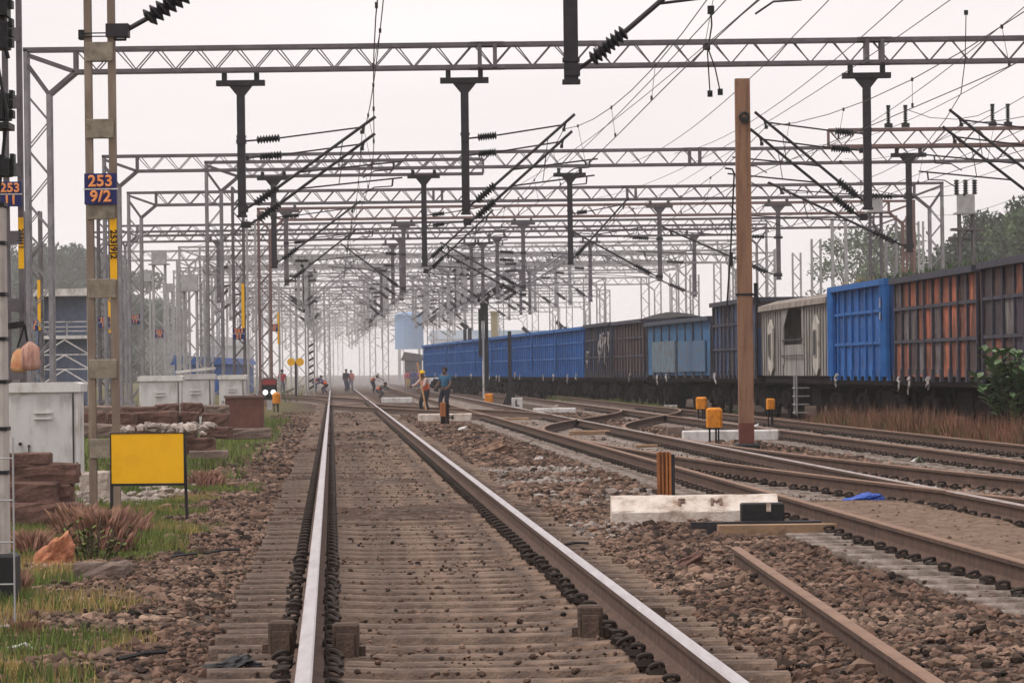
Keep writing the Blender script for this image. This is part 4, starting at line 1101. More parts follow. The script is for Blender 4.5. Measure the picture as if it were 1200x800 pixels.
for row, (yt, yb, d) in enumerate(((474, 486, 63), (484, 500, 60), (499, 512, 58), (511, 530, 56))):
    xs0 = 92 if row < 3 else 200
    x = xs0 + R2.uniform(-4, 4); i = 0; seen = {}
    while x < (262 if row < 2 else 245):
        w = R2.uniform(22, 52)
        lab = 'worn block %s, %s row of rubble wall' % (PLACES[min(5, int((x - 85) / 30))], ('top', 'second', 'third', 'bottom')[row])
        if row == 2: pass
        seen[lab] = seen.get(lab, 0) + 1
        if seen[lab] > 1: lab = lab.replace('worn block', ('', '', 'next block to the right', 'third block along')[seen[lab]])
        slab(lab, x, min(x + w, 268), yt + R2.uniform(-2, 3), yb + R2.uniform(-1, 2), d + R2.uniform(-.7, .7), BRICKR if R2.random() < .7 else STONEB, .5, R2.uniform(-.12, .12), 'blocks of the long rubble wall', tilt=R2.uniform(-.05, .05))
        x += w + R2.uniform(-1, 4); i += 1
slab('flat grey slab lying right of the yellow board', 222, 268, 528, 536, 55, STONEB, .4, .1)
slab('dark beam lying in the grass right of the rubble wall', 262, 318, 502, 514, 62, STONEB, .3, .15)
slab('grey concrete block lying in the grass at lower left', 85, 150, 659, 687, 26.3, STONEB, .25, -.03)
slab('pale stone slab behind the feet of the plated mast', 93, 128, 553, 582, 43, PALESTONE, .4)
# pale stones on the wall
b = MB(); n = 60
Xs = np.array([XA(R2.uniform(150, 250), 57) for _ in range(n)]); Ys = np.array([R2.uniform(55.5, 58) for _ in range(n)]); Zs = np.array([P(200, R2.uniform(497, 506), 57)[2] for _ in range(n)])
o = scatter('rubble', Xs, Ys, Zs, NR.uniform(.05, .12, n), PALESTONE, 9, 'pale broken stones heaped on the rubble wall')
n = 120
Xs = np.array([XA(R2.uniform(100, 215), 45) for _ in range(n)]); Ys = np.array([R2.uniform(41, 50) for _ in range(n)])
scatter('rubble', Xs, Ys, ground_z(Xs, Ys) + .03, NR.uniform(.04, .10, n), PALESTONE, 10, 'pale broken stones behind the yellow board')
# orange crumpled sack / rock
def rock(label, px, pyb, wpx, hpx, m, name, cat, seed, z=-.22, shape=(1, 1, 1), d=None):
    o = G(px, pyb, z); d = d or o[1]; o = P(px, pyb, d) if d != o[1] else o; w = wpx * d / F; h = hpx * d / F
    bm = bmesh.new(); bmesh.ops.create_icosphere(bm, subdivisions=4, radius=1)
    r = random.Random(seed); import mathutils
    for v in bm.verts:
        n_ = mathutils.noise.noise(v.co * 1.6 + Vector((seed, 0, 0))) * .5 + mathutils.noise.noise(v.co * 4 + Vector((0, seed, 0))) * .22
        c = v.co * (1 + n_)
        c.z = max(c.z, -.35)
        v.co = Vector((c.x * w / 2 * (1 - .45 * max(0, c.z)) , c.y * w / 3, (c.z + .35) * h / 1.35))
        v.co.x += v.co.z * shape[0]
    me = bpy.data.meshes.new(name); bm.to_mesh(me); bm.free(); me.materials.append(m)
    ob = link(name, me, None, (o[0], d, o[2] - .01)); return tag(ob, label, cat)
rock('crumpled orange-brown sack lying in the grass at lower left', 56, 667, 58, 40, mat('sack_orange', (.50, .22, .12), (.24, .09, .05), .85, 0, 9, .5, 30, c3=(.4, .16, .085)), 'sack', 'sack', 3, shape=(.45, 1, 1))
rock('black crumpled rubber sheet beside the main track sleepers', 268, 782, 62, 16, BLACK, 'rubber_sheet', 'rubber sheet', 8, -.2)
rock('large brown ballast lump between main and second track', 572, 532, 45, 14, mat('lump', (.24, .15, .10), (.15, .09, .065), .95, 0, 8, .5), 'stone', 'stone', 4, -.2)
rock('brown boulder right of the main track in the ballast', 800, 664, 36, 18, BRICKR, 'stone', 'stone', 6, -.2)
rock('blue crumpled plastic sheet between the turnout rails', 1012, 585, 48, 9, mat('blue_plastic', (.03, .11, .5), (.015, .05, .28), .4, 0, 30, .4), 'plastic_sheet', 'plastic sheet', 9, -.16)
rock('white crumpled litter on the grass under the yellow board', 201, 626, 10, 9, WHITEP, 'litter', 'litter', 12, -.22)
rock('white rag lying by the foot of the ladder', 20, 760, 30, 9, WHITEP, 'rag', 'rag', 13, -.22)
for i, (px, py, w, h, lab) in enumerate(((540, 504, 12, 5, 'white scrap left of the brown ballast lump'), (630, 538, 11, 4, 'flat white scrap in the middle ballast'), (915, 722, 8, 5, 'white scrap left of the loose rail'), (944, 741, 9, 4, 'white scrap nearer along the loose rail'), (655, 476, 12, 4, 'white rag behind the painted block'), (906, 671, 6, 7, 'white and green scrap beside the tan board'), (1145, 620, 9, 5, 'dark clod on the tan earth at right'), (720, 539, 7, 5, 'white scrap before the second track'), (1070, 541, 8, 6, 'white scrap next to the small green weed'), (884, 500, 8, 4, 'white cup by the third track'), (1195, 490, 12, 8, 'white scrap in the dry grass at right edge'))):
    rock(lab, px, py, w, h, WHITEP if 'clod' not in lab else UNDER, 'litter', 'litter', 20 + i, -.2)
# thin branches
for i, (x0, y0, x1, y1, lab) in enumerate(((188, 655, 230, 648, 'black stick on the left ballast'), (240, 648, 280, 643, 'dark stick beyond the black stick'), (138, 772, 195, 763, 'thin dark stick in the near left ballast'), (660, 638, 690, 636, 'dark strap on the main track sleepers'))):
    a, b_ = G(x0, y0, -.17), G(x1, y1, -.16); b = MB(); b.tube([a, ((a[0] + b_[0]) / 2, (a[1] + b_[1]) / 2 + .02, -.155), b_], .011, 5); tag(b.build('stick', BLACK), lab, 'stick')

# ------------------------------------------------------------------ white frame tower, far buildings
d = 150.0
t = thing('frame_tower', 'white steel frame tower with dark cladding, canopy and balcony at left', 'tower', (XA(76, d, 420), d, -.3))
def zz(y): return P(76, y, d)[2] + .3
w = .95
b = MB()
for sx in (-1, 1):
    for yy in (0, 1.6): b.box(sx * w - .045, sx * w + .045, yy - .045, yy + .045, -.2, zz(347))
b.build('post', WHITEP, t)
b = MB(); b.box(-w + .05, w - .05, .9, .98, 0, zz(347)); b.box(-w - .25, -w - .15, .3, 1.6, 0, zz(345)); b.build('cladding', mat('navy_cladding', (.17, .20, .29), (.12, .145, .22), .7), t)
b = MB(); b.prism([(-w - .3, zz(347)), (w + .08, zz(347)), (w + .18, zz(337)), (w - .1, zz(338.5)), (-w - .3, zz(339))], -.5, 2.0); b.build('canopy', WHITEP, t)
b = MB()
for y in (377, 383, 388): b.bar((-w, -.02, zz(y)), (w, -.02, zz(y)), .04)
for x in (-w, -.6, .1, w): b.bar((x, -.02, zz(393)), (x, -.02, zz(377)), .04)
b.build('railing', WHITEP, t)
b = MB(); b.box(-w - .05, w + .12, -.08, .85, zz(397), zz(393)); b.build('balcony_floor', WHITEP, t)
b = MB()
for (ya, yb_) in ((398, 415), (416, 432), (433, 450)):
    b.bar((-w, -.02, zz(yb_)), (0, -.02, zz(ya)), .05); b.bar((0, -.025, zz(ya)), (w, -.025, zz(yb_)), .05); b.bar((-w, -.015, zz(yb_ + .5)), (w, -.015, zz(yb_ + .5)), .045)
b.build('bracing', WHITEP, t)

def shed(label, px0, px1, pyt, d, m, dep=12, roof=True, name='shed'):
    xm = (px0 + px1) / 2; w = (px1 - px0) * d / F; zt = P(xm, pyt, d)[2]
    t = thing(name, label, name.replace('_', ' '), (XA(xm, d), d, -.3)); b = MB(); b.box(-w / 2, w / 2, 0, dep, 0, zt * .86); b.build('wall', m, t)
    b = MB(); b.prism([(-w / 2 - .3, zt * .86), (w / 2 + .3, zt * .86), (w / 2, zt + .1), (-w / 2, zt + .3)], -.3, dep + .3); b.build('roof', m, t)
    b = MB()
    for k in range(int(w / 1.2)): b.box(-w / 2 + .3 + k * 1.2, -w / 2 + .42 + k * 1.2, -.05, -.002, .2, zt * .84)
    b.build('rib', m, t); return t
BLUEF = mat('pale_blue_paint', (.20, .34, .55), (.14, .26, .45), .7)
d = 380.0
t = thing('water_tank', 'pale blue round water tank on legs left of the train end', 'water tank', (XA(480, d), d, -.3))
zb_, zt = P(480, 409, d)[2] + .3, P(480, 367, d)[2] + .3
b = MB(); b.lathe([(.01, zb_), (1.45, zb_), (1.45, zt - .2), (1.2, zt), (.01, zt + .15)], 20); b.build('tank', BLUEF, t)
for sx in (-1, 1):
    for sy in (-1, 1):
        b = MB(); b.bar((sx * 1.0, sy * 1.0, 0), (sx * 1.0, sy * 1.0, zb_), .2); b.build('leg', STEELL, t)
shed('long pale blue shed behind the far wagons', 505, 640, 386, 520, mat('skyblue_sheet', (.50, .60, .72), (.42, .53, .66), .8))
shed('blue container wall behind the left masts', 205, 262, 416, 260, mat('blue_wall', (.03, .10, .33), (.02, .07, .24), .7), 30, name='container')
shed('pale grey shed roof behind the broad lattice mast', 235, 280, 393, 340, mat('grey_sheet', (.5, .5, .52), (.4, .4, .42), .8), 20)
shed('dark low building at the end of the goods train', 474, 492, 412, 300, mat('dark_wall', (.12, .10, .11), (.08, .07, .075), .8), 8, name='hut')
d = 300.0
b = MB(); b.box(-.28, .28, -.28, .28, 0, P(580, 367, d)[2] + .3); b.box(-.36, .36, -.36, .36, P(580, 367, d)[2] + .305, P(580, 366, d)[2] + .4)
tag(b.build('pale_column', mat('pale_yellow', (.42, .37, .24), (.34, .29, .18)), None, (XA(580, d), d, -.3)), 'pale yellow column behind the blue wagons', 'column')

# ------------------------------------------------------------------ goods train
BLUEW = [(.008, .085, .29), (.010, .10, .34), (.008, .07, .24), (.012, .11, .36)]
def bogie_mb():
    b = MB()
    for sy in (-1, 1):
        y = sy * 1.02
        b.prism([(-1.35, .42), (-1.1, .72), (-.45, .82), (.45, .82), (1.1, .72), (1.35, .42), (1.2, .34), (.8, .5), (.35, .28), (-.35, .28), (-.8, .5), (-1.2, .34)], y - .06, y + .06)
        for sx in (-1, 1): b.tube([(sx * 1.0, y + sy * .061, .46), (sx * 1.0, y + sy * .16, .46)], .13, 10)
        for q in (-.16, 0, .16): b.tube([(q, y + sy * .065, .32), (q, y + sy * .065, .76)], .05, 8)
    b.box(-.2, .2, -1.0, 1.0, .45, .95)
    return b
def wheel_mb():
    b = MB()
    for sy in (-1, 1):
        b.tube([(0, sy * .78, .46), (0, sy * .86, .46)], [.475, .46], 24); b.tube([(0, sy * .74, .46), (0, sy * .775, .46)], .50, 24)
    b.tube([(0, -.9, .46), (0, .9, .46)], .08, 8)
    return b
BOGM = bogie_mb().mesh('bogie', UNDER); WHM = wheel_mb().mesh('wheelset', UNDER)

def place_on_train(t, dmid):
    sl = c_train(dmid + 1) - c_train(dmid - 1)
    t.location = (c_train(dmid), dmid, -.25); t.rotation_euler = (0, 0, math.atan2(2, sl))
def running_gear(t, L):
    for sx in (-1, 1):
        bg = link('bogie', BOGM, t, (sx * (L / 2 - 2.0), 0, 0))
        for q in (-1, 1): link('wheelset', WHM, bg, (q * 1.0, 0, 0))
    b = MB(); b.box(-L / 2 + .1, L / 2 - .1, -.25, .25, .9, 1.22); b.box(-L / 2 + .1, L / 2 - .1, -1.42, -1.36, 1.05, 1.24); b.box(-L / 2 + .1, L / 2 - .1, 1.36, 1.42, 1.05, 1.24)
    b.box(-1.0, .9, -.9, .9, .42, .9); b.tube([(1.3, -.7, .75), (2.2, -.7, .75)], .2, 10)
    b.build('underframe', UNDER, t)
    for sx in (-1, 1):
        b = MB(); b.box(sx * L / 2 - .12 if sx > 0 else sx * L / 2 - .42, sx * L / 2 + .42 if sx > 0 else sx * L / 2 + .12, -.14, .14, .98, 1.2); b.box(sx * (L / 2 + .38) - .1, sx * (L / 2 + .38) + .1, -.2, .2, .95, 1.25); b.build('coupler', UNDER, t)
def wagon(label, d0, d1, pmat, rmat, hgt=2.1, npan=10, mids=(.36, .70), load=None, plates=None, tilt=None, endposts=None, streaks=0, sheet=None):
    L = d1 - d0; t = thing('goods_wagon', label, 'wagon', group='wagons of the goods train'); place_on_train(t, (d0 + d1) / 2)
    zb, zt = 1.25, 1.25 + hgt; W = 1.52
    b = MB()
    b.box(-L / 2, L / 2, -W, -W + .06, zb, zt); b.box(-L / 2, L / 2, W - .075, W - .03, zb, zt)
    o_ = len(b.v); r_ = random.Random(label); NXx, NZz = 44, 9
    for j in range(NZz + 1):
        for i in range(NXx + 1):
            e = 0 if i in (0, NXx) or j in (0, NZz) else 1
            b.v.append((-L / 2 + L * i / NXx, W + e * (-.022 * abs(math.sin(PI * i * npan / NXx)) * r_.uniform(.2, 1.3) + r_.uniform(-.006, .004)) - .001, zb + (zt - zb) * j / NZz))
    for j in range(NZz):
        for i in range(NXx): q = o_ + j * (NXx + 1) + i; b.f.append((q, q + NXx + 1, q + NXx + 2, q + 1)); b.mi.append(0)
    b.box(-L / 2, -L / 2 + .06, -W + .06, W - .06, zb, zt); b.box(L / 2 - .06, L / 2, -W + .06, W - .06, zb, zt); b.box(-L / 2 + .06, L / 2 - .06, -W + .06, W - .06, zb, zb + .06)
    b.build('body', pmat, t)
    rm = {}
    for sy in (-1, 1):
        y0, y1 = sorted((sy * .003, sy * .05))
        b = MB(); b.box(-.05, .05, y0, y1, zb + .02, zt - .08); b.prism([(-.10, zb - .1), (.10, zb - .1), (.075, zb + .16), (-.075, zb + .16)], y0 + (.0 if sy > 0 else -.02), y1 + (.02 if sy > 0 else 0))
        rm[sy] = b.mesh('rib', rmat)
        for i in range(npan + 1):
            link('rib', rm[sy], t, (-L / 2 + .06 + (L - .12) * i / npan + random.Random(label + str(i)).uniform(-.03, .03), sy * W, 0)).rotation_euler = (random.Random(label + 'a' + str(i)).uniform(-.006, .006), random.Random(label + 'b' + str(i)).uniform(-.012, .012), 0)
        y0b, y1b = sorted((sy * (W + .004), sy * (W + .04)))
        for q in mids:
            z = zb + hgt * q; b = MB(); b.box(-L / 2 + .02, L / 2 - .02, y0b, y1b, z - .035, z + .035); b.build('side_rail', rmat, t)
    b = MB()
    for sy in (-1, 1):
        y0, y1 = sorted((sy * (W - .07), sy * (W + .14))); b.box(-L / 2 - .03, L / 2 + .03, y0, y1, zt - .075, zt + .06)
    for sx in (-1, 1):
        x0, x1 = sorted((sx * (L / 2 - .05), sx * (L / 2 + .031))); b.box(x0, x1, -W + .075, W - .075, zt - .07, zt + .055)
    b.build('top_rail', rmat, t)
    if endposts:
        for sx in (-1, 1):
            for q in (.04, .42):
                for sy in (-1, 1):
                    b = MB(); b.tube([(sx * (L / 2 - q - .05), sy * (W + .05), zb), (sx * (L / 2 - q - .05), sy * (W + .05), zt + .02)], .11, 10); b.build('end_post', endposts, t)
    if plates:
        for (xa, xb, za, zb2, m_) in plates:
            b = MB(); b.box(xa, xb, W + .012, W + .062, zb + za, zb + zb2); b.build('patch_plate', m_, t)
    if streaks:
        r = random.Random(label); b = MB()
        for k in range(max(1, streaks // 2)):
            x = r.uniform(-L / 2 + .3, L / 2 - .3); big = streaks > 10
            z = zb + (r.uniform(.5, hgt * .9) if big else r.uniform(-.05, .12)); pts = [(x, W + .1, z)]
            for j in range(5): pts.append((pts[-1][0] + r.uniform(-.12, .12), W + .1 + r.uniform(0, .05), pts[-1][2] - r.uniform(.03, .1) * (2.6 if big else 1)))
            b = MB(); b.tube(pts, [r.uniform(.015, .05) * (2 if big else 1), r.uniform(.02, .06), .03, .035, .02, .008], 5); b.build('torn_sheet', mat('torn_plastic', (.45, .42, .41), (.25, .22, .21), .8), t)
    if load:
        nx_, ny_ = 26, 9; b = MB(); r = random.Random(3)
        for j in range(ny_ + 1):
            for i in range(nx_ + 1):
                u, v = i / nx_, j / ny_; h = load * (math.sin(PI * v) ** .7) * (.45 + .55 * math.sin(PI * min(1, max(0, u * .9 + .05)))) * (1 - .4 * u) + r.uniform(-.03, .03)
                b.v.append((-L / 2 + .07 + (L - .14) * u, -W + .07 + (2 * W - .14) * v, zt - .25 + max(0, h)))
        for j in range(ny_):
            for i in range(nx_): o_ = j * (nx_ + 1) + i; b.f.append((o_, o_ + 1, o_ + nx_ + 2, o_ + nx_ + 1)); b.mi.append(0)
        b.build('coal_load', COAL, t)
    running_gear(t, L)
    return t
RIBD = mat('rib_dark', (.06, .05, .06), (.03, .024, .027), .8, 0, 3, c3=(.042, .042, .06))
RIBB = mat('rib_blue', (.012, .12, .38), (.008, .07, .24), .7, 0, 3)
RIBM = mat('rib_mid', (.07, .085, .12), (.03, .03, .04), .8, 0, 3)
pm1 = panel_mat('paint_darkrust', [(.06, .036, .034), (.20, .065, .045), (.045, .052, .10), (.085, .05, .045), (.13, .055, .04), (.045, .04, .05), (.26, .085, .052), (.055, .05, .08), (.17, .155, .155)], 1.078, .73, .75, 3)
pm2 = panel_mat('paint_orange', [(.36, .105, .055), (.42, .13, .065), (.30, .09, .05), (.08, .055, .055), (.38, .11, .06), (.15, .13, .135), (.40, .12, .06)], 1.068, .72, .85, 2)
pm3 = panel_mat('paint_blue', BLUEW, 1.1, .7, .5, 5.1)
wagon('dark rust and blue ribbed wagon at right edge behind the broad-leaved plant', 61.5, 72.4, pm1, RIBD, 2.15, 10, streaks=8)
wagon('orange and black weathered wagon with growth on its top', 73.0, 83.8, pm2, RIBD, 2.12, 10, streaks=9)
bw = wagon('bright blue wagon between the orange wagon and the brake van', 84.6, 94.2, pm3, RIBB, 2.15, 8, endposts=RIBB, streaks=3)
for (mx_, mz_, mw_, mh_) in ((-4.42, 2.92, .10, .22), (-4.40, 2.62, .12, .16), (-3.3, 2.86, .3, .05), (-3.3, 2.76, .22, .05), (-3.3, 2.10, .26, .06)):
    b = MB(); b.box(mx_ - mw_ / 2, mx_ + mw_ / 2, 1.683 if mx_ < -4 else 1.525, 1.69 if mx_ < -4 else 1.532, mz_ - mh_ / 2, mz_ + mh_ / 2); b.build('paint_mark', mat('stencil_white', (.55, .55, .56), (.2, .24, .32), .8, 0, 14), bw)
# brake van
def brakevan(d0, d1):
    L = d1 - d0; t = thing('brake_van', 'cream grey brake van with open veranda beside the blue wagon', 'brake van', group='wagons of the goods train'); place_on_train(t, (d0 + d1) / 2)
    CR = mat('van_cream', (.31, .29, .265), (.10, .088, .08), .85, 0, 2.5, .2, c3=(.22, .205, .19), stretch=(1.5, 1, .4))
    CRD = mat('van_grey', (.20, .18, .16), (.075, .062, .056), .85, 0, 3, c3=(.14, .12, .105), stretch=(2, 1, .3))
    W = 1.5; zb, zt = 1.25, 3.45
    # local +x points away from the camera; the camera side is +y
    def sx(u): return -L / 2 + L * u
    segs = [(0.0, .34), (.66, 1.0)]
    b = MB()
    for (a, c) in segs: b.box(sx(a), sx(c), -W, W, zb, zt - .35)
    b.box(sx(.34), sx(.66), -W, W, zb, zb + .85)
    b.build('body', CR, t)
    b = MB(); b.box(sx(.345), sx(.655), -W + .1, W - 1.7, zb + .86, zt - .36); b.build('veranda_wall', CRD, t)
    b = MB(); b.box(-.03, .03, .002, .022, zb, zt - .4); slm = b.mesh('slat', CRD)
    for (a, c) in segs:
        n = max(2, int((c - a) * L / .5))
        for i in range(n + 1): link('slat', slm, t, (sx(a) + (sx(c) - sx(a)) * i / n, W, 0))
    b = MB(); pr = [(-W - .12, zt - .35), (W + .12, zt - .35), (W + .1, zt - .2), (W * .7, zt - .04), (0, zt + .02), (-W * .7, zt - .04), (-W - .1, zt - .2)]
    n = len(pr); v = [(-L / 2 - .1, y, z) for y, z in pr] + [(L / 2 + .1, y, z) for y, z in pr]
    b.add(v, [tuple(range(n)), tuple(range(2 * n - 1, n - 1, -1))] + [(i, (i + 1) % n, n + (i + 1) % n, n + i) for i in range(n)])
    b.build('roof', mat('van_roof', (.29, .255, .225), (.13, .10, .085), .9, 0, 3), t)
    b = MB(); b.prism([(sx(.335), zb + .85), (sx(.335), zt - .35), (sx(.36), zt - .35), (sx(.36), zb + .85)], W + .002, W + .04)
    b.build('veranda_frame', CR, t); b = MB()
    b.prism([(sx(.635), zb + .3), (sx(.635), zt - .35), (sx(.665), zt - .35), (sx(.665), zb + .3)], W + .002, W + .04)
    b.prism([(sx(.635), zt - .36), (sx(.635), zt - .85), (sx(.56), zt - .36)], W + .004, W + .035)
    b.build('veranda_frame', CR, t)
    for (a, lab) in ((.15, None), (.83, None)):
        x = sx(a); b = MB(); b.prism([(x - .55, zb + .2), (x - .12, zb - .0), (x + .55, zb + .25), (x + .55, zb + 1.35), (x, zb + 1.6), (x - .55, zb + 1.35)], W + .024, W + .075); pn = b.build('raised_panel', mat('van_panel', (.46, .43, .39), (.22, .2, .18), .85, 0, 2.5, c3=(.40, .37, .33)), t)
        b = MB(); b.box(x - .22, x + .22, W + .077, W + .085, zb + .55, zb + 1.15); b.build('window', BLACK, pn)
        b = MB(); 
        for (p, q) in (((x - .25, zb + .52), (x + .25, zb + .52)), ((x - .25, zb + 1.18), (x + .25, zb + 1.18)), ((x - .25, zb + .52), (x - .25, zb + 1.18)), ((x + .25, zb + .52), (x + .25, zb + 1.18))): b.bar((p[0], W + .085, p[1]), (q[0], W + .085, q[1]), .04)
        b.build('window_frame', CR, pn)
    for z in (zb + .55, zb + .98):
        b = MB(); b.bar((sx(.345), W + .06, z), (sx(.655), W + .06, z), .03); b.build('handrail', STEELD, t)
    b = MB()
    for k in range(4): b.box(sx(.40) - .25, sx(.40) + .25, W - .2, W + .2, .25 + k * .22, .28 + k * .22)
    for q in (-.25, .25): b.bar((sx(.40) + q, W + .15, .2), (sx(.40) + q, W + .15, 1.25), .04)
    b.build('step', STEELL, t)
    running_gear(t, L); return t
brakevan(95.2, 109.6)
pm4 = panel_mat('paint_navy', [(.03, .035, .055), (.025, .045, .10), (.05, .04, .045), (.03, .06, .14)], 1.2, .7, .5, 7.7)
pm5 = panel_mat('paint_fadedblue', [(.03, .11, .22), (.032, .12, .25), (.028, .10, .20)], 3.1, 2.4, .35, 2.2)
pm6 = panel_mat('paint_brown', [(.09, .05, .045), (.075, .042, .04), (.10, .058, .05)], 1.1, 2.2, .5, 4.1)
wagon('tall navy dark wagon partly behind the brown pole', 110.6, 120.9, pm4, RIBD, 2.25, 10, streaks=3)
GP = mat('patch_greyblue', (.13, .19, .23), (.10, .07, .06), .85, 0, 3, c3=(.10, .145, .18)); GP2 = mat('patch_blue', (.06, .14, .24), (.12, .08, .065), .85, 0, 2.5, c3=(.06, .12, .20))
wagon('faded blue wagon with pale welded plates on its lower side', 121.7, 138.4, pm5, RIBM, 1.86, 8, (), plates=((-7.2, -.5, .12, 1.15, GP2), (.3, 6.6, .1, 1.2, GP)), streaks=5)
wagon('brown ribbed wagon heaped with coal', 139.2, 148.8, pm6, RIBD, 2.03, 10, load=.72, streaks=3)
wagon('dark wagon hung with torn white sheeting', 149.6, 159.2, pm4, RIBD, 2.05, 12, load=.35, streaks=12)
cols = [('deep blue wagon next to the dark wagon with torn sheeting', pm3), ('bright clean blue far wagon with few marks', pm3), ('blue far wagon right of the dark slim post', pm3), ('blue far wagon behind the dark slim post', pm3), ('blue far wagon between dark post and crossed signal', pm3), ('blue far wagon behind the crossed signal', pm3), ('blue far wagon behind the man in blue', pm3), ('blue far wagon behind the yellow helmet, second from the train end', pm3), ('last blue wagon at the far end of the train', pm3)]
dd = 160.0
for lab, m_ in cols:
    wagon(lab, dd, dd + 10.9, m_, RIBB, 2.0, 11, streaks=4); dd += 11.8
# growth on wagon tops
def tuft_mb(n, rad, h, seed, lean=.35, w=.012):
    r = np.random.default_rng(seed); a = r.uniform(0, 2 * PI, n); q = rad * r.random(n) ** .7
    X, Y = q * np.cos(a), q * np.sin(a); hh = h * r.uniform(.25, 1.1, n) * (1 - .45 * (q / max(rad, 1e-6)) ** 2)
    la = r.uniform(0, 2 * PI, n); ln = lean * hh * r.random(n)
    ww = w * r.uniform(.6, 1.3, n); oa = r.uniform(0, PI, n)
    V = np.zeros((n, 4, 3))
    V[:, 0] = np.stack([X - ww * np.cos(oa), Y - ww * np.sin(oa), 0 * X - .03], 1); V[:, 1] = np.stack([X + ww * np.cos(oa), Y + ww * np.sin(oa), 0 * X - .03], 1)
    V[:, 2] = np.stack([X + ln * np.cos(la) + ww * .7 * np.cos(oa), Y + ln * np.sin(la) + ww * .7 * np.sin(oa), hh * .8], 1)
    V[:, 3] = np.stack([X + 1.5 * ln * np.cos(la), Y + 1.5 * ln * np.sin(la), hh], 1)
    return V.reshape(-1, 3), (np.arange(n)[:, None] * 4 + np.array([[0, 1, 2, 3]]))
def tuft(label, loc, n, rad, h, m, seed, name='grass_tuft', cat='grass tuft', group=None, **k):
    V_, F_ = tuft_mb(n, rad, h, seed, **k); ob = np_mesh(name, V_, F_, m); ob.location = loc; return tag(ob, label, cat, group)
for i, (px, d, lab) in enumerate(((1085, 79, 'green weeds growing on top of the orange wagon'), (1030, 86, 'weeds sprouting at the top of the blue wagon'), (990, 95, 'yellow weeds above the brake van roof end'), (1012, 90, 'low weeds on the top rail of the blue wagon'))):
    tuft(lab, (c_train(d) - .5, d, -.25 + 3.28), 220, .9, .5, GRASSY if 'yellow' in lab else LEAFM, 60 + i, 'weed_clump', 'weeds', w=.03)

# ------------------------------------------------------------------ plants
def grass_field(name, label, n, gen, h, m, seed, w=.006):
    r = np.random.default_rng(seed); X, Y = gen(n, r); n = len(X)
    Z = ground_z(X, Y); hh = h * r.uniform(.35, 1.15, n) * (.5 + vnoise(X, Y, .6, seed)); la = r.uniform(0, 2 * PI, n); ln = .6 * hh * r.random(n); oa = r.uniform(0, PI, n); ww = w * r.uniform(.6, 1.4, n)
    V = np.zeros((n, 3, 3))
    V[:, 0] = np.stack([X - ww * np.cos(oa), Y - ww * np.sin(oa), Z - .02], 1); V[:, 1] = np.stack([X + ww * np.cos(oa), Y + ww * np.sin(oa), Z - .02], 1)
    V[:, 2] = np.stack([X + ln * np.cos(la), Y + ln * np.sin(la), Z + hh], 1)
    ob = np_mesh(name, V.reshape(-1, 3), np.arange(n)[:, None] * 3 + np.array([[0, 1, 2]]), m); return tag(ob, label, 'grass', None, 'stuff')
def left_gen(lo, hi, d0, d1, thr, seed):
    def g(n, r):
        Y = (r.random(n) * (d1 ** 2 - d0 ** 2) + d0 ** 2) ** .5; off = lo + (hi - lo) * r.random(n); X = off - .048 * Y
        k = (vnoise(X, Y, .9, seed) > thr) & (zone(X, Y) > .35); return X[k], Y[k]
    return g
grass_field('grass', 'green grass patches left of the ballast', 170000, left_gen(-5.0, -.75, 16.5, 50, .40, 71), .085, GRASSG, 72)
grass_field('grass', 'green grass further along the left verge', 30000, left_gen(-7, -1.2, 50, 110, .4, 73), .22, GRASSG, 74, .012)
grass_field('grass', 'straw coloured dry grass among the left stones', 70000, left_gen(-4.5, -.7, 16, 45, .5, 75), .09, GRASSY, 76)
def right_gen(n, r):
    Y = 56 + 36 * r.random(n) ** 1.3; off = 11.15 + 1.25 * r.random(n); X = off - .048 * Y; k = (vnoise(X, Y, 1.3, 77) > .30) & (r.random(n) < np.clip((91 - Y) / 8, 0, 1)); return X[k], Y[k]
grass_field('grass', 'tall rust coloured dry grass along the goods train', 30000, right_gen, .50, GRASSO, 78, .012)
grass_field('grass', 'dull green growth under the dry grass by the train', 9000, right_gen, .34, GRASSG, 79, .014)
def midgen(n, r):
    Y = 120 + 60 * r.random(n); off = 11.5 + 1.2 * r.random(n); X = off - .048 * Y - .02 * np.maximum(0, Y - 115); k = vnoise(X, Y, 2, 80) > .45; return X[k], Y[k]
grass_field('grass', 'low green grass at the foot of the far wagons', 9000, midgen, .22, GRASSG, 81, .02)

TL = [(122, 652, .21, .40, 'pink seeding grass tuft before the brick stack', 0), (150, 640, .15, .3, 'pink grass tuft at the mast foot', 0), (92, 640, .17, .36, 'pink-red grass tuft left of the larger pink one', 0), (38, 655, .13, .26, 'reddish grass tuft beside the black post foot', 0), (16, 702, .09, .2, 'thin pink grass tuft at the left edge', 0), (243, 575, .2, .24, 'small pink grass tuft right of the yellow board', 0), (34, 742, .12, .10, 'brown-green grass tuft at lower left', 3), (110, 662, .28, .34, 'dark green weed clump under the pink grass', 1), (165, 488, .22, .55, 'leafy green weed before the long rubble wall', 1), (290, 492, .34, .5, 'pale green weeds right of the steel box', 1), (340, 472, .9, .9, 'dark green bush beside the ground signal', 1), (862, 487, .3, .55, 'grey-green weed right of the yellow cap', 1), (835, 480, .6, .3, 'low green weeds between the yellow caps', 1), (1077, 545, .14, .13, 'small bright green weed between the rails', 1), (932, 478, .3, .4, 'green weed under the brake van', 1), (100, 505, .35, .9, 'tall weed between cupboard and plated mast', 1), (8, 795, .12, .10, 'straw tuft in the bottom left corner', 2)]
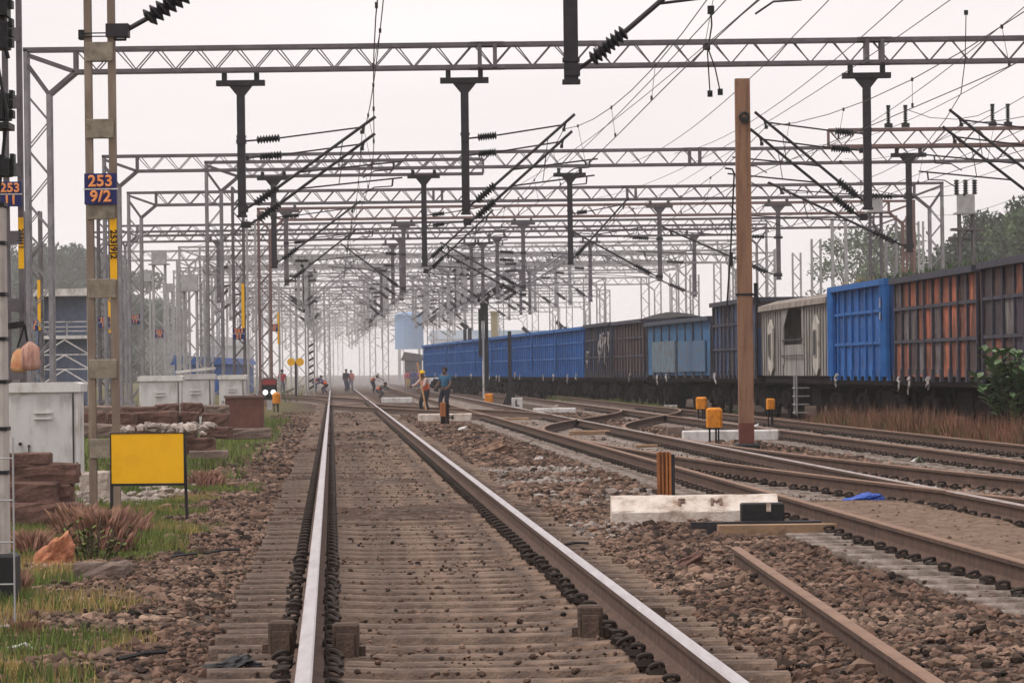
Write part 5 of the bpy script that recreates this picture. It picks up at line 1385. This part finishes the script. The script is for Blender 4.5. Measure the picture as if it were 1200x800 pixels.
for i, (px, py, rad, h, lab, kd) in enumerate(TL):
    o = G(px, py, -.22); d = o[1]; far = d / 30
    if kd == 1:
        # leafy weed: stems with small leaves
        t = thing('weed_plant', lab, 'weed', (o[0], d, gz(o[0], d)), 0, 'weeds by the tracks'); r = random.Random(200 + i)
        b = MB(); lv = MB()
        for k in range(14):
            a = r.uniform(0, 2 * PI); q = rad * r.random(); hh = h * r.uniform(.5, 1); tp = (q * math.cos(a) * 1.2, q * math.sin(a) * 1.2, hh)
            b.tube([(q * .5 * math.cos(a), q * .5 * math.sin(a), -.03), tp], .006, 4)
            for j in range(16):
                u = r.uniform(.15, 1.05); c = Vector((tp[0] * (.5 + .5 * u), tp[1] * (.5 + .5 * u), hh * u)); la = r.uniform(0, 2 * PI); ll = r.uniform(.03, .07) * (.6 + rad * 1.2) * 1.3; dr = Vector((math.cos(la), math.sin(la), r.uniform(-.2, .7))).normalized(); sd = dr.cross(Vector((0, 0, 1))).normalized() * ll * .28
                lv.add([c, c + dr * ll * .5 + sd, c + dr * ll, c + dr * ll * .5 - sd], [(0, 1, 2, 3)])
        b.build('stem', TRUNK, t); lv.build('leaves', LEAFB if 'pale' in lab or 'bright' in lab or 'grey' in lab else GRASSG, t)
    else:
        tuft(lab, (o[0], d, gz(o[0], d)), int(2600 * max(.3, rad / .3)), rad, h * .9, {0: GRASSR, 2: GRASSY, 3: GRASSO}[kd], 300 + i, 'grass_tuft', 'grass tuft', 'grass tufts by the tracks', w=.0022 + .0016 * (d > 35), lean=.55)
# broad leaved plant at right edge
d = 64.0
o = P(1192, 475, d)
t = thing('broadleaf_plant', 'broad-leaved green plant at the right edge before the rusty wagon', 'plant', (o[0], d, gz(o[0], d)))
r = random.Random(9); b = MB(); lv = MB()
htot = P(1190, 402, d)[2] - gz(o[0], d)
for k in range(38):
    a = r.uniform(0, 2 * PI); q = r.uniform(.1, .8); tp = Vector((q * math.cos(a), q * .7 * math.sin(a), htot * (r.uniform(.55, 1.0) - .1 * q)))
    b.tube([(0.08 * math.cos(a), .08 * math.sin(a), 0), (tp.x * .5, tp.y * .5, tp.z * .55), tp], [.02, .015, .01], 5)
    for j in range(13):
        u = .55 + .5 * j / 12; c = Vector((tp.x * u, tp.y * u, tp.z * min(u, 1.0))); la = j * 2.4 + r.uniform(-.4, .4); ll = r.uniform(.16, .27)
        dr = Vector((math.cos(la), math.sin(la), r.uniform(.15, .8))).normalized(); sd = dr.cross(Vector((0, 0, 1))).normalized(); nr = sd.cross(dr)
        pts = [c]
        for (uu, ww) in ((.25, .26), (.6, .34), (.88, .2)): pts.append(c + dr * ll * uu + sd * ll * ww + nr * ll * .06)
        pts.append(c + dr * ll)
        for (uu, ww) in ((.88, .2), (.6, .34), (.25, .26)): pts.append(c + dr * ll * uu - sd * ll * ww + nr * ll * .06)
        lv.add(pts + [c + dr * ll * .5], [(0, 1, 8), (1, 2, 8), (2, 3, 8), (3, 4, 8), (4, 5, 8), (5, 6, 8), (6, 7, 8), (7, 0, 8)])
b.build('stem', TRUNK, t); lv.build('leaves', LEAFB, t)

def tree(label, x, d, h, rad, m, seed, leaf=.35, n=9000, zc=.62):
    t = thing('broadleaf_tree', label, 'tree', (x, d, -.4), 0, 'trees behind the yard'); r = random.Random(seed); nr = np.random.default_rng(seed)
    b = MB(); b.tube([(0, 0, 0), (.2, 0, h * .3), (0, .1, h * .6)], [h * .03, h * .022, h * .01], 8)
    cl = []
    for k in range(22):
        a = r.uniform(0, 2 * PI); e = r.uniform(-.5, 1.0); q = rad * r.uniform(.35, .9) * math.cos(e * .9); c = (q * math.cos(a), q * math.sin(a), h * zc + (h * (1 - zc) * .82) * e * (1.0 if e > 0 else .8)); cl.append((c, rad * r.uniform(.22, .42)))
        if k % 2 == 0: b.tube([(0, 0, h * r.uniform(.25, .45)), (c[0] * .6, c[1] * .6, c[2] * .85), c], [h * .012, h * .007, h * .003], 5)
    b.build('trunk', TRUNK, t)
    VV = []
    per = n // len(cl)
    for c, cr in cl:
        v = nr.normal(size=(per, 3)); v /= np.linalg.norm(v, axis=1, keepdims=True); v *= cr * nr.random((per, 1)) ** .45 * np.array([[1, 1, .72]]); VV.append(v + np.array(c))
    C = np.concatenate(VV); k = len(C)
    a1 = nr.normal(size=(k, 3)); a1 /= np.linalg.norm(a1, axis=1, keepdims=True); a2 = np.cross(a1, nr.normal(size=(k, 3))); a2 /= np.linalg.norm(a2, axis=1, keepdims=True)
    s = leaf * nr.uniform(.5, 1.2, (k, 1))
    V_ = np.stack([C - a1 * s, C + a2 * s * .5, C + a1 * s, C - a2 * s * .5], 1).reshape(-1, 3)
    np_mesh('crown', V_, np.arange(k)[:, None] * 4 + np.array([[0, 1, 2, 3]]), m, t); return t
tl = [(30, 285, 345, 24, 'tall bluish tree at far left behind the masts'), (75, 288, 330, 22, 'bluish tree right behind the frame tower'), (108, 295, 350, 22, 'hazy tree behind the plated mast'), (-10, 300, 340, 24, 'hazy tree cut by the left edge'), (150, 320, 370, 22, 'pale tree behind the third gantry column'), (55, 330, 300, 18, 'lower dark tree behind the frame tower roof')]
for i, (px, pyt, d, w, lab) in enumerate(tl):
    d *= 2.5; h = P(px, pyt, d)[2] + .4; tree(lab, XA(px, d), d, h, h * .46, LEAFD, 400 + i, .62, 11000)
tr = [(1185, 228, 190, 'tall dark tree at the right edge above the wagons', LEAFD), (1140, 275, 200, 'bushy tree left of the tallest right tree', LEAFD), (1215, 240, 180, 'dark tree cut by the right edge', LEAFM), (1095, 300, 230, 'small tree behind the rusty half gantry column', LEAFD), (1040, 262, 240, 'pale green tree above the blue wagon', LEAFM), (1000, 275, 260, 'loose pale tree above the brake van', LEAFM), (1165, 290, 170, 'dark bush low behind the rusty wagon', LEAFD)]
for i, (px, pyt, d, lab, m_) in enumerate(tr):
    d *= 1.9; h = P(px, pyt, d)[2] + .4; tree(lab, XA(px, d), d, h, h * .38, m_, 500 + i, .30, 10000 if px > 1110 else 3800)
# distant wood
def wood(n, r):
    X = r.uniform(-160, 160, n); Y = r.uniform(620, 700, n); return X, Y
r = np.random.default_rng(5); n = 60000; X = r.uniform(-190, 190, n); X = np.where((X > -62) & (X < 55), np.where(r.random(n) < .5, r.uniform(-190, -62, n), r.uniform(55, 190, n)), X); Y = r.uniform(640, 720, n); top = 7 + 7 * vnoise(X, Y * 0 + 3, 16, 91) + 4 * vnoise(X, Y * 0 + 9, 5, 92); Z = top * r.random(n) ** .6
a1 = r.normal(size=(n, 3)); a1 /= np.linalg.norm(a1, axis=1, keepdims=True); a2 = np.cross(a1, r.normal(size=(n, 3))); a2 /= np.linalg.norm(a2, axis=1, keepdims=True); C = np.stack([X, Y, Z], 1); s = r.uniform(.8, 1.6, (n, 1))
ob = np_mesh('treeline', np.stack([C - a1 * s, C + a2 * s * .6, C + a1 * s, C - a2 * s * .6], 1).reshape(-1, 3), np.arange(n)[:, None] * 4 + np.array([[0, 1, 2, 3]]), LEAFD); tag(ob, 'faint distant trees at the end of the yard', 'trees', None, 'stuff')

# ------------------------------------------------------------------ people
def skinned(name, verts, edges, radii, m, parent, levels=1):
    me = bpy.data.meshes.new(name); me.from_pydata([tuple(v) for v in verts], edges, []); o = bpy.data.objects.new(name, me); COL.objects.link(o)
    sk = o.modifiers.new('Skin', 'SKIN'); sk.use_smooth_shade = True
    for i, rad in enumerate(radii):
        sv = me.skin_vertices[0].data[i]; sv.radius = (rad, rad) if not isinstance(rad, tuple) else rad; sv.use_root = (i == 0)
    ss = o.modifiers.new('Sub', 'SUBSURF'); ss.levels = ss.render_levels = levels
    dg = bpy.context.evaluated_depsgraph_get(); me2 = bpy.data.meshes.new_from_object(o.evaluated_get(dg)); me2.name = name; me2.materials.clear(); me2.materials.append(m)
    bpy.data.objects.remove(o); bpy.data.meshes.remove(me)
    for p in me2.polygons: p.material_index = 0; p.use_smooth = True
    return link(name, me2, parent)

def person(label, loc, rz, H=1.62, bend=0.0, squat=0.0, arms=((.15, .1), (.15, .1)), shirt=(.1, .1, .3), trousers=(.03, .03, .05), vest=None, helmet=None, stride=.1, hold=None, sleeves=True):
    """faces local -Y. bend: torso pitch forward (rad). squat 0..1. arms: (forward swing, elbow bend) left, right"""
    t = thing('person', label, 'person', loc, rz, 'people working on the tracks'); s = H / 1.75
    hip = Vector((0, 0.0 + .25 * bend * .5, (.93 - .48 * squat))) * 1.0
    def up(l, out=0.0, fwd=0.0):  # along the torso
        return hip + Vector((out, -math.sin(bend) * l - math.cos(bend) * fwd, math.cos(bend) * l - math.sin(bend) * fwd))
    chest = up(.30); neckb = up(.50); neck = up(.56, 0, .02); hb = bend * .55
    head = neck + Vector((0, -math.sin(hb) * .12 - .02, math.cos(hb) * .12)); crown = head + Vector((0, -math.sin(hb) * .10, math.cos(hb) * .10))
    V_ = [hip, up(.14), chest, neckb, neck, head, crown]; E = [(0, 1), (1, 2), (2, 3), (3, 4), (4, 5), (5, 6)]; Rr = [(.155, .11), (.135, .10), (.165, .11), (.10, .08), .055, (.085, .098), .068]
    nose = head + Vector((0, -.105, -.012)); V_.append(nose); E.append((5, 7)); Rr.append(.018)
    chin = head + Vector((0, -.06, -.07)); V_.append(chin); E.append((5, 8)); Rr.append(.035)
    legs = []; armp = []
    for sx in (-1, 1):
        o_ = len(V_); st = stride * sx
        hj = hip + Vector((sx * .095, 0, -.05)); fz = .085
        ank = Vector((sx * .12, hip.y * .3 + st, fz)); L1 = .44
        dv = ank - hj; dist = min(dv.length, .86); mid = hj + dv * .5; k = math.sqrt(max(0, .43 ** 2 - (dist / 2) ** 2)); kn = mid + Vector((0, -k, 0))
        toe = ank + Vector((0, -.16, -.055)); heel = ank + Vector((0, .04, -.05))
        V_ += [hj, kn, ank, toe, heel]; E += [(0, o_), (o_, o_ + 1), (o_ + 1, o_ + 2), (o_ + 2, o_ + 3), (o_ + 2, o_ + 4)]; Rr += [.095, .065, .042, .03, .035]
        legs.append((hj, kn, ank))
    for sx, (sw, el) in zip((-1, 1), arms):
        o_ = len(V_); sh = up(.47, sx * .19); a = sw
        e = sh + Vector((sx * .06, -math.sin(a) * .29, -math.cos(a) * .29)); a2 = a + el
        wr = e + Vector((-sx * .02, -math.sin(a2) * .25, -math.cos(a2) * .25)); pl = wr + (wr - e).normalized() * .07
        V_ += [sh, e, wr, pl]; E += [(3, o_), (o_, o_ + 1), (o_ + 1, o_ + 2), (o_ + 2, o_ + 3)]; Rr += [.062, .045, .03, (.036, .02)]
        dr = (wr - e).normalized(); side = Vector((0, 1, 0)) if abs(dr.y) < .8 else Vector((0, 0, 1)); cur = Vector((-sx, 0, 0))
        for q, ln in zip((-1.5, -.5, .5, 1.5), (.06, .075, .07, .055)):
            i0 = len(V_); f1 = pl + side * q * .018 + dr * ln * .5; f2 = f1 + (dr * .6 + cur * .6).normalized() * ln * .6
            V_ += [f1, f2]; E += [(o_ + 3, i0), (i0, i0 + 1)]; Rr += [.0095, .008]
        i0 = len(V_); V_ += [wr + side * .035 + dr * .03, wr + side * .045 + dr * .075]; E += [(o_ + 2, i0), (i0, i0 + 1)]; Rr += [.012, .009]
        armp.append((sh, e, wr))
    S = lambda L_: [v * s for v in L_]; SR = lambda L_: [tuple(q * s for q in r_) if isinstance(r_, tuple) else r_ * s for r_ in L_]
    skinned('body', S(V_), E, SR(Rr), SKIN, t)
    # trousers
    v = [hip + Vector((0, 0, .03)), up(.1)]; e = [(0, 1)]; r_ = [(.172, .135), (.155, .125)]
    for (hj, kn, ank) in legs:
        o_ = len(v); v += [hj, kn, ank + Vector((0, 0, .02))]; e += [(0, o_), (o_, o_ + 1), (o_ + 1, o_ + 2)]; r_ += [.112, .082, .06]
    skinned('trousers', S(v), e, SR(r_), cloth('tr%.3f%.3f' % trousers[:2], trousers), t)
    v = [up(.06), up(.14), chest, up(.46)]; e = [(0, 1), (1, 2), (2, 3)]; r_ = [(.172, .14), (.162, .128), (.185, .132), (.13, .10)]
    for (sh, el_, wr) in armp:
        o_ = len(v); end = wr * .9 + el_ * .1 if sleeves else sh * .25 + el_ * .75; v += [sh, (sh + end) * .5 if not sleeves else el_, end]; e += [(3, o_), (o_, o_ + 1), (o_ + 1, o_ + 2)]; r_ += [.08, .062, .05]
    skinned('shirt', S(v), e, SR(r_), cloth('sh%.3f%.3f' % shirt[:2], shirt), t)
    if vest:
        v = [up(-.02), up(.14), chest, up(.44)]; e = [(0, 1), (1, 2), (2, 3)]; skinned('vest', S(v), e, SR([(.20, .165), (.188, .15), (.205, .15), (.165, .125)]), cloth('vest%.3f%.3f' % vest[:2], vest), t)
    hd = head * s; cr = crown * s
    bm = bmesh.new(); bmesh.ops.create_uvsphere(bm, u_segments=16, v_segments=10, radius=.128 * s if helmet else .112 * s)
    for w_ in bm.verts:
        if w_.co.z < 0: w_.co.z *= .15 if helmet else .6
        if not helmet and w_.co.y < -.02 * s and w_.co.z < .04 * s: w_.co.y *= .5
    if helmet:
        for w_ in bm.verts:
            if w_.co.z <= .012 * s: w_.co.x *= 1.12; w_.co.y *= 1.25
    me = bpy.data.meshes.new('helmet'); bm.to_mesh(me); bm.free(); me.materials.append(cloth('helm%.2f%.2f' % helmet[:2], helmet) if helmet else HAIR)
    ob = link('helmet' if helmet else 'hair', me, t, hd + Vector((0, .012, .035)) * s); ob.rotation_euler = (hb, 0, 0)
    for p in me.polygons: p.use_smooth = True
    return t, [w_ * s for (_, _, w_) in armp]
def stand(px, d, **k):
    x = XA(px, d, 480); return (x, d, gz(x, d) if d < 160 else -.2)
ORV = (.90, .15, .05)
tp, hands = person('worker in yellow helmet and orange vest holding a long staff', stand(499, 128), -1.0, 1.52, bend=.25, arms=((.75, .5), (.5, .5)), shirt=(.55, .4, .36), trousers=(.02, .02, .025), vest=(.85, .17, .07), helmet=(.80, .50, .02))
st = thing('staff', 'long pale wooden staff held by the worker in the yellow helmet', 'staff', (XA(495, 127.6, 460), 127.6, -.2))
b = MB(); b.tube([(.14, -.02, 0.02), (-.16, 0, 1.75)], .028, 8); b.build('shaft', mat('pale_wood', (.62, .34, .18), (.5, .26, .13)), st)
person('man in blue shirt with backpack straps standing beside the helmeted worker', stand(522, 127), -.5, 1.62, arms=((.25, .9), (.2, .8)), shirt=(.035, .14, .26), trousers=(.012, .014, .03), sleeves=False)
person('bending worker in orange vest left of the left rail', stand(370, 255), 1.2, 1.6, bend=1.15, arms=((1.2, .1), (1.0, .2)), shirt=(.06, .06, .16), trousers=(.03, .03, .06), vest=ORV)
person('second bending worker in orange vest over the left rail', stand(381, 248), -1.2, 1.55, bend=1.25, squat=.35, arms=((1.1, .1), (1.3, .1)), shirt=(.08, .06, .14), trousers=(.05, .04, .06), vest=ORV)
person('dark dressed man standing upright between the rails', stand(406, 262), .5, 1.66, arms=((.1, .3), (.2, .4)), shirt=(.03, .03, .05), trousers=(.05, .06, .1))
person('person in faded orange seen behind the standing dark man', stand(412, 275), -.4, 1.6, arms=((.1, .3), (.1, .3)), shirt=(.5, .16, .12), trousers=(.1, .1, .15))
person('stooping worker in orange and white vest with white helmet', stand(438, 250), .9, 1.62, bend=.95, arms=((.9, .2), (1.0, .2)), shirt=(.5, .42, .4), trousers=(.03, .03, .05), vest=(.65, .18, .1), helmet=(.75, .7, .66))
person('crouching worker in orange vest beside the low white block', stand(445, 205), 1.0, 1.55, bend=1.1, squat=.85, arms=((1.0, .3), (1.0, .3)), shirt=(.12, .12, .12), trousers=(.07, .07, .08), vest=(.75, .2, .1))
person('man in pink shirt among the far group by the train end', stand(478, 290), .3, 1.62, shirt=(.5, .1, .14), trousers=(.4, .25, .08))
person('man in dark blue among the far group by the train end', stand(485, 285), -.3, 1.66, shirt=(.04, .06, .2), trousers=(.03, .04, .12))
person('person in purple at the right of the far group', stand(490, 292), .2, 1.6, shirt=(.2, .08, .22), trousers=(.05, .05, .1))
person('man in red shirt and grey trousers walking beside the grey mast', stand(331, 225), PI, 1.66, arms=((.2, .2), (-.1, .2)), shirt=(.50, .06, .08), trousers=(.22, .24, .32), stride=.16, sleeves=False)

# ------------------------------------------------------------------ air, smoke, sky, light, camera
def vol(name, dens, col, anis=0.2):
    m = bpy.data.materials.new(name); m.use_nodes = True; nt = m.node_tree; nt.nodes.clear()
    out = nt.nodes.new('ShaderNodeOutputMaterial'); v = nt.nodes.new('ShaderNodeVolumePrincipled'); v.inputs['Density'].default_value = dens; v.inputs['Color'].default_value = (*col, 1); v.inputs['Anisotropy'].default_value = anis
    nt.links.new(v.outputs['Volume'], out.inputs['Volume']); return m
b = MB(); b.box(-910, 910, -70, 1610, -1.6, 40); hz = b.build('haze', vol('haze_air', .00032, (.99, .98, 1.0))); tag(hz, kind='stuff')
bm = bmesh.new(); bmesh.ops.create_icosphere(bm, subdivisions=3, radius=1)
import mathutils
for v in bm.verts:
    k = 1 + .3 * mathutils.noise.noise(v.co * 1.3 + Vector((3, 1, 0))); v.co = Vector((v.co.x * 16 * k, v.co.y * 95 * k, v.co.z * 6.0 * k + 1.5))
me = bpy.data.meshes.new('smoke'); bm.to_mesh(me); bm.free(); me.materials.append(vol('smoke_air', .0024, (1, .98, .99), 0.0))
so = link('smoke', me, None, (XA(405, 355), 355, 0)); tag(so, 'pale dust smoke drifting over the far end of the main track', 'smoke', None, 'stuff')

w = bpy.data.worlds.new('World'); SC.world = w; w.use_nodes = True
nt = w.node_tree; N = nt.nodes; L = nt.links; bg = N['Background']
sky = N.new('ShaderNodeTexSky'); sky.sky_type = 'NISHITA'; sky.sun_disc = False
ELEV, ROT = 58.0, 252.0
sky.sun_elevation = math.radians(ELEV); sky.sun_rotation = math.radians(ROT); sky.dust_density = 6.0; sky.air_density = 1.0
hs = N.new('ShaderNodeHueSaturation'); hs.inputs['Saturation'].default_value = .12; L.new(sky.outputs['Color'], hs.inputs['Color'])
tcw = N.new('ShaderNodeTexCoord'); mpw = N.new('ShaderNodeMapping'); mpw.inputs['Scale'].default_value = (3, 3, 14); nzw = N.new('ShaderNodeTexNoise'); nzw.inputs['Scale'].default_value = 2.2; nzw.inputs['Detail'].default_value = 5
L.new(tcw.outputs['Generated'], mpw.inputs['Vector']); L.new(mpw.outputs['Vector'], nzw.inputs['Vector'])
mrw = N.new('ShaderNodeMapRange'); mrw.inputs['To Min'].default_value = .66; mrw.inputs['To Max'].default_value = .86; L.new(nzw.outputs['Fac'], mrw.inputs['Value'])
mx = N.new('ShaderNodeMixRGB'); L.new(mrw.outputs['Result'], mx.inputs['Fac']); L.new(hs.outputs['Color'], mx.inputs['Color1']); mx.inputs['Color2'].default_value = (11.1, 10.35, 10.35, 1)
L.new(mx.outputs['Color'], bg.inputs['Color']); bg.inputs['Strength'].default_value = 0.1
su = bpy.data.lights.new('sun', 'SUN'); su.energy = 1.5; su.angle = math.radians(10); su.color = (1, .95, .88)
so = bpy.data.objects.new('sun', su); COL.objects.link(so)
# sky sun_rotation: measured clockwise from +Y seen from above
az = math.radians(ROT); el = math.radians(ELEV)
dirv = Vector((math.sin(az) * math.cos(el), math.cos(az) * math.cos(el), math.sin(el)))
so.rotation_euler = (-dirv).to_track_quat('-Z', 'Y').to_euler()

cam = bpy.data.cameras.new('camera'); co = bpy.data.objects.new('camera', cam); COL.objects.link(co)
cam.sensor_width = 36; cam.lens = 36 * F / 1200; cam.clip_start = .5; cam.clip_end = 20000
cam.shift_y = HOR / 1200
co.matrix_world = Matrix.Translation((0, 0, CAMH)) @ Matrix.Rotation(PI / 2, 4, 'X') @ Matrix.Rotation(-TH, 4, 'Z')
SC.camera = co
SC.view_settings.view_transform = 'Standard'; SC.view_settings.look = 'None'; SC.view_settings.gamma = 1; SC.view_settings.exposure = 0.22; SC.view_settings.use_curve_mapping = False
SC.cycles.use_denoising = True
try:
    SC.cycles.denoiser = 'OPENIMAGEDENOISE'; SC.cycles.denoising_input_passes = 'RGB_ALBEDO_NORMAL'; SC.cycles.denoising_prefilter = 'ACCURATE'
except Exception: pass
SC.cycles.max_bounces = 6; SC.cycles.volume_bounces = 4; SC.cycles.diffuse_bounces = 3; SC.cycles.use_adaptive_sampling = False
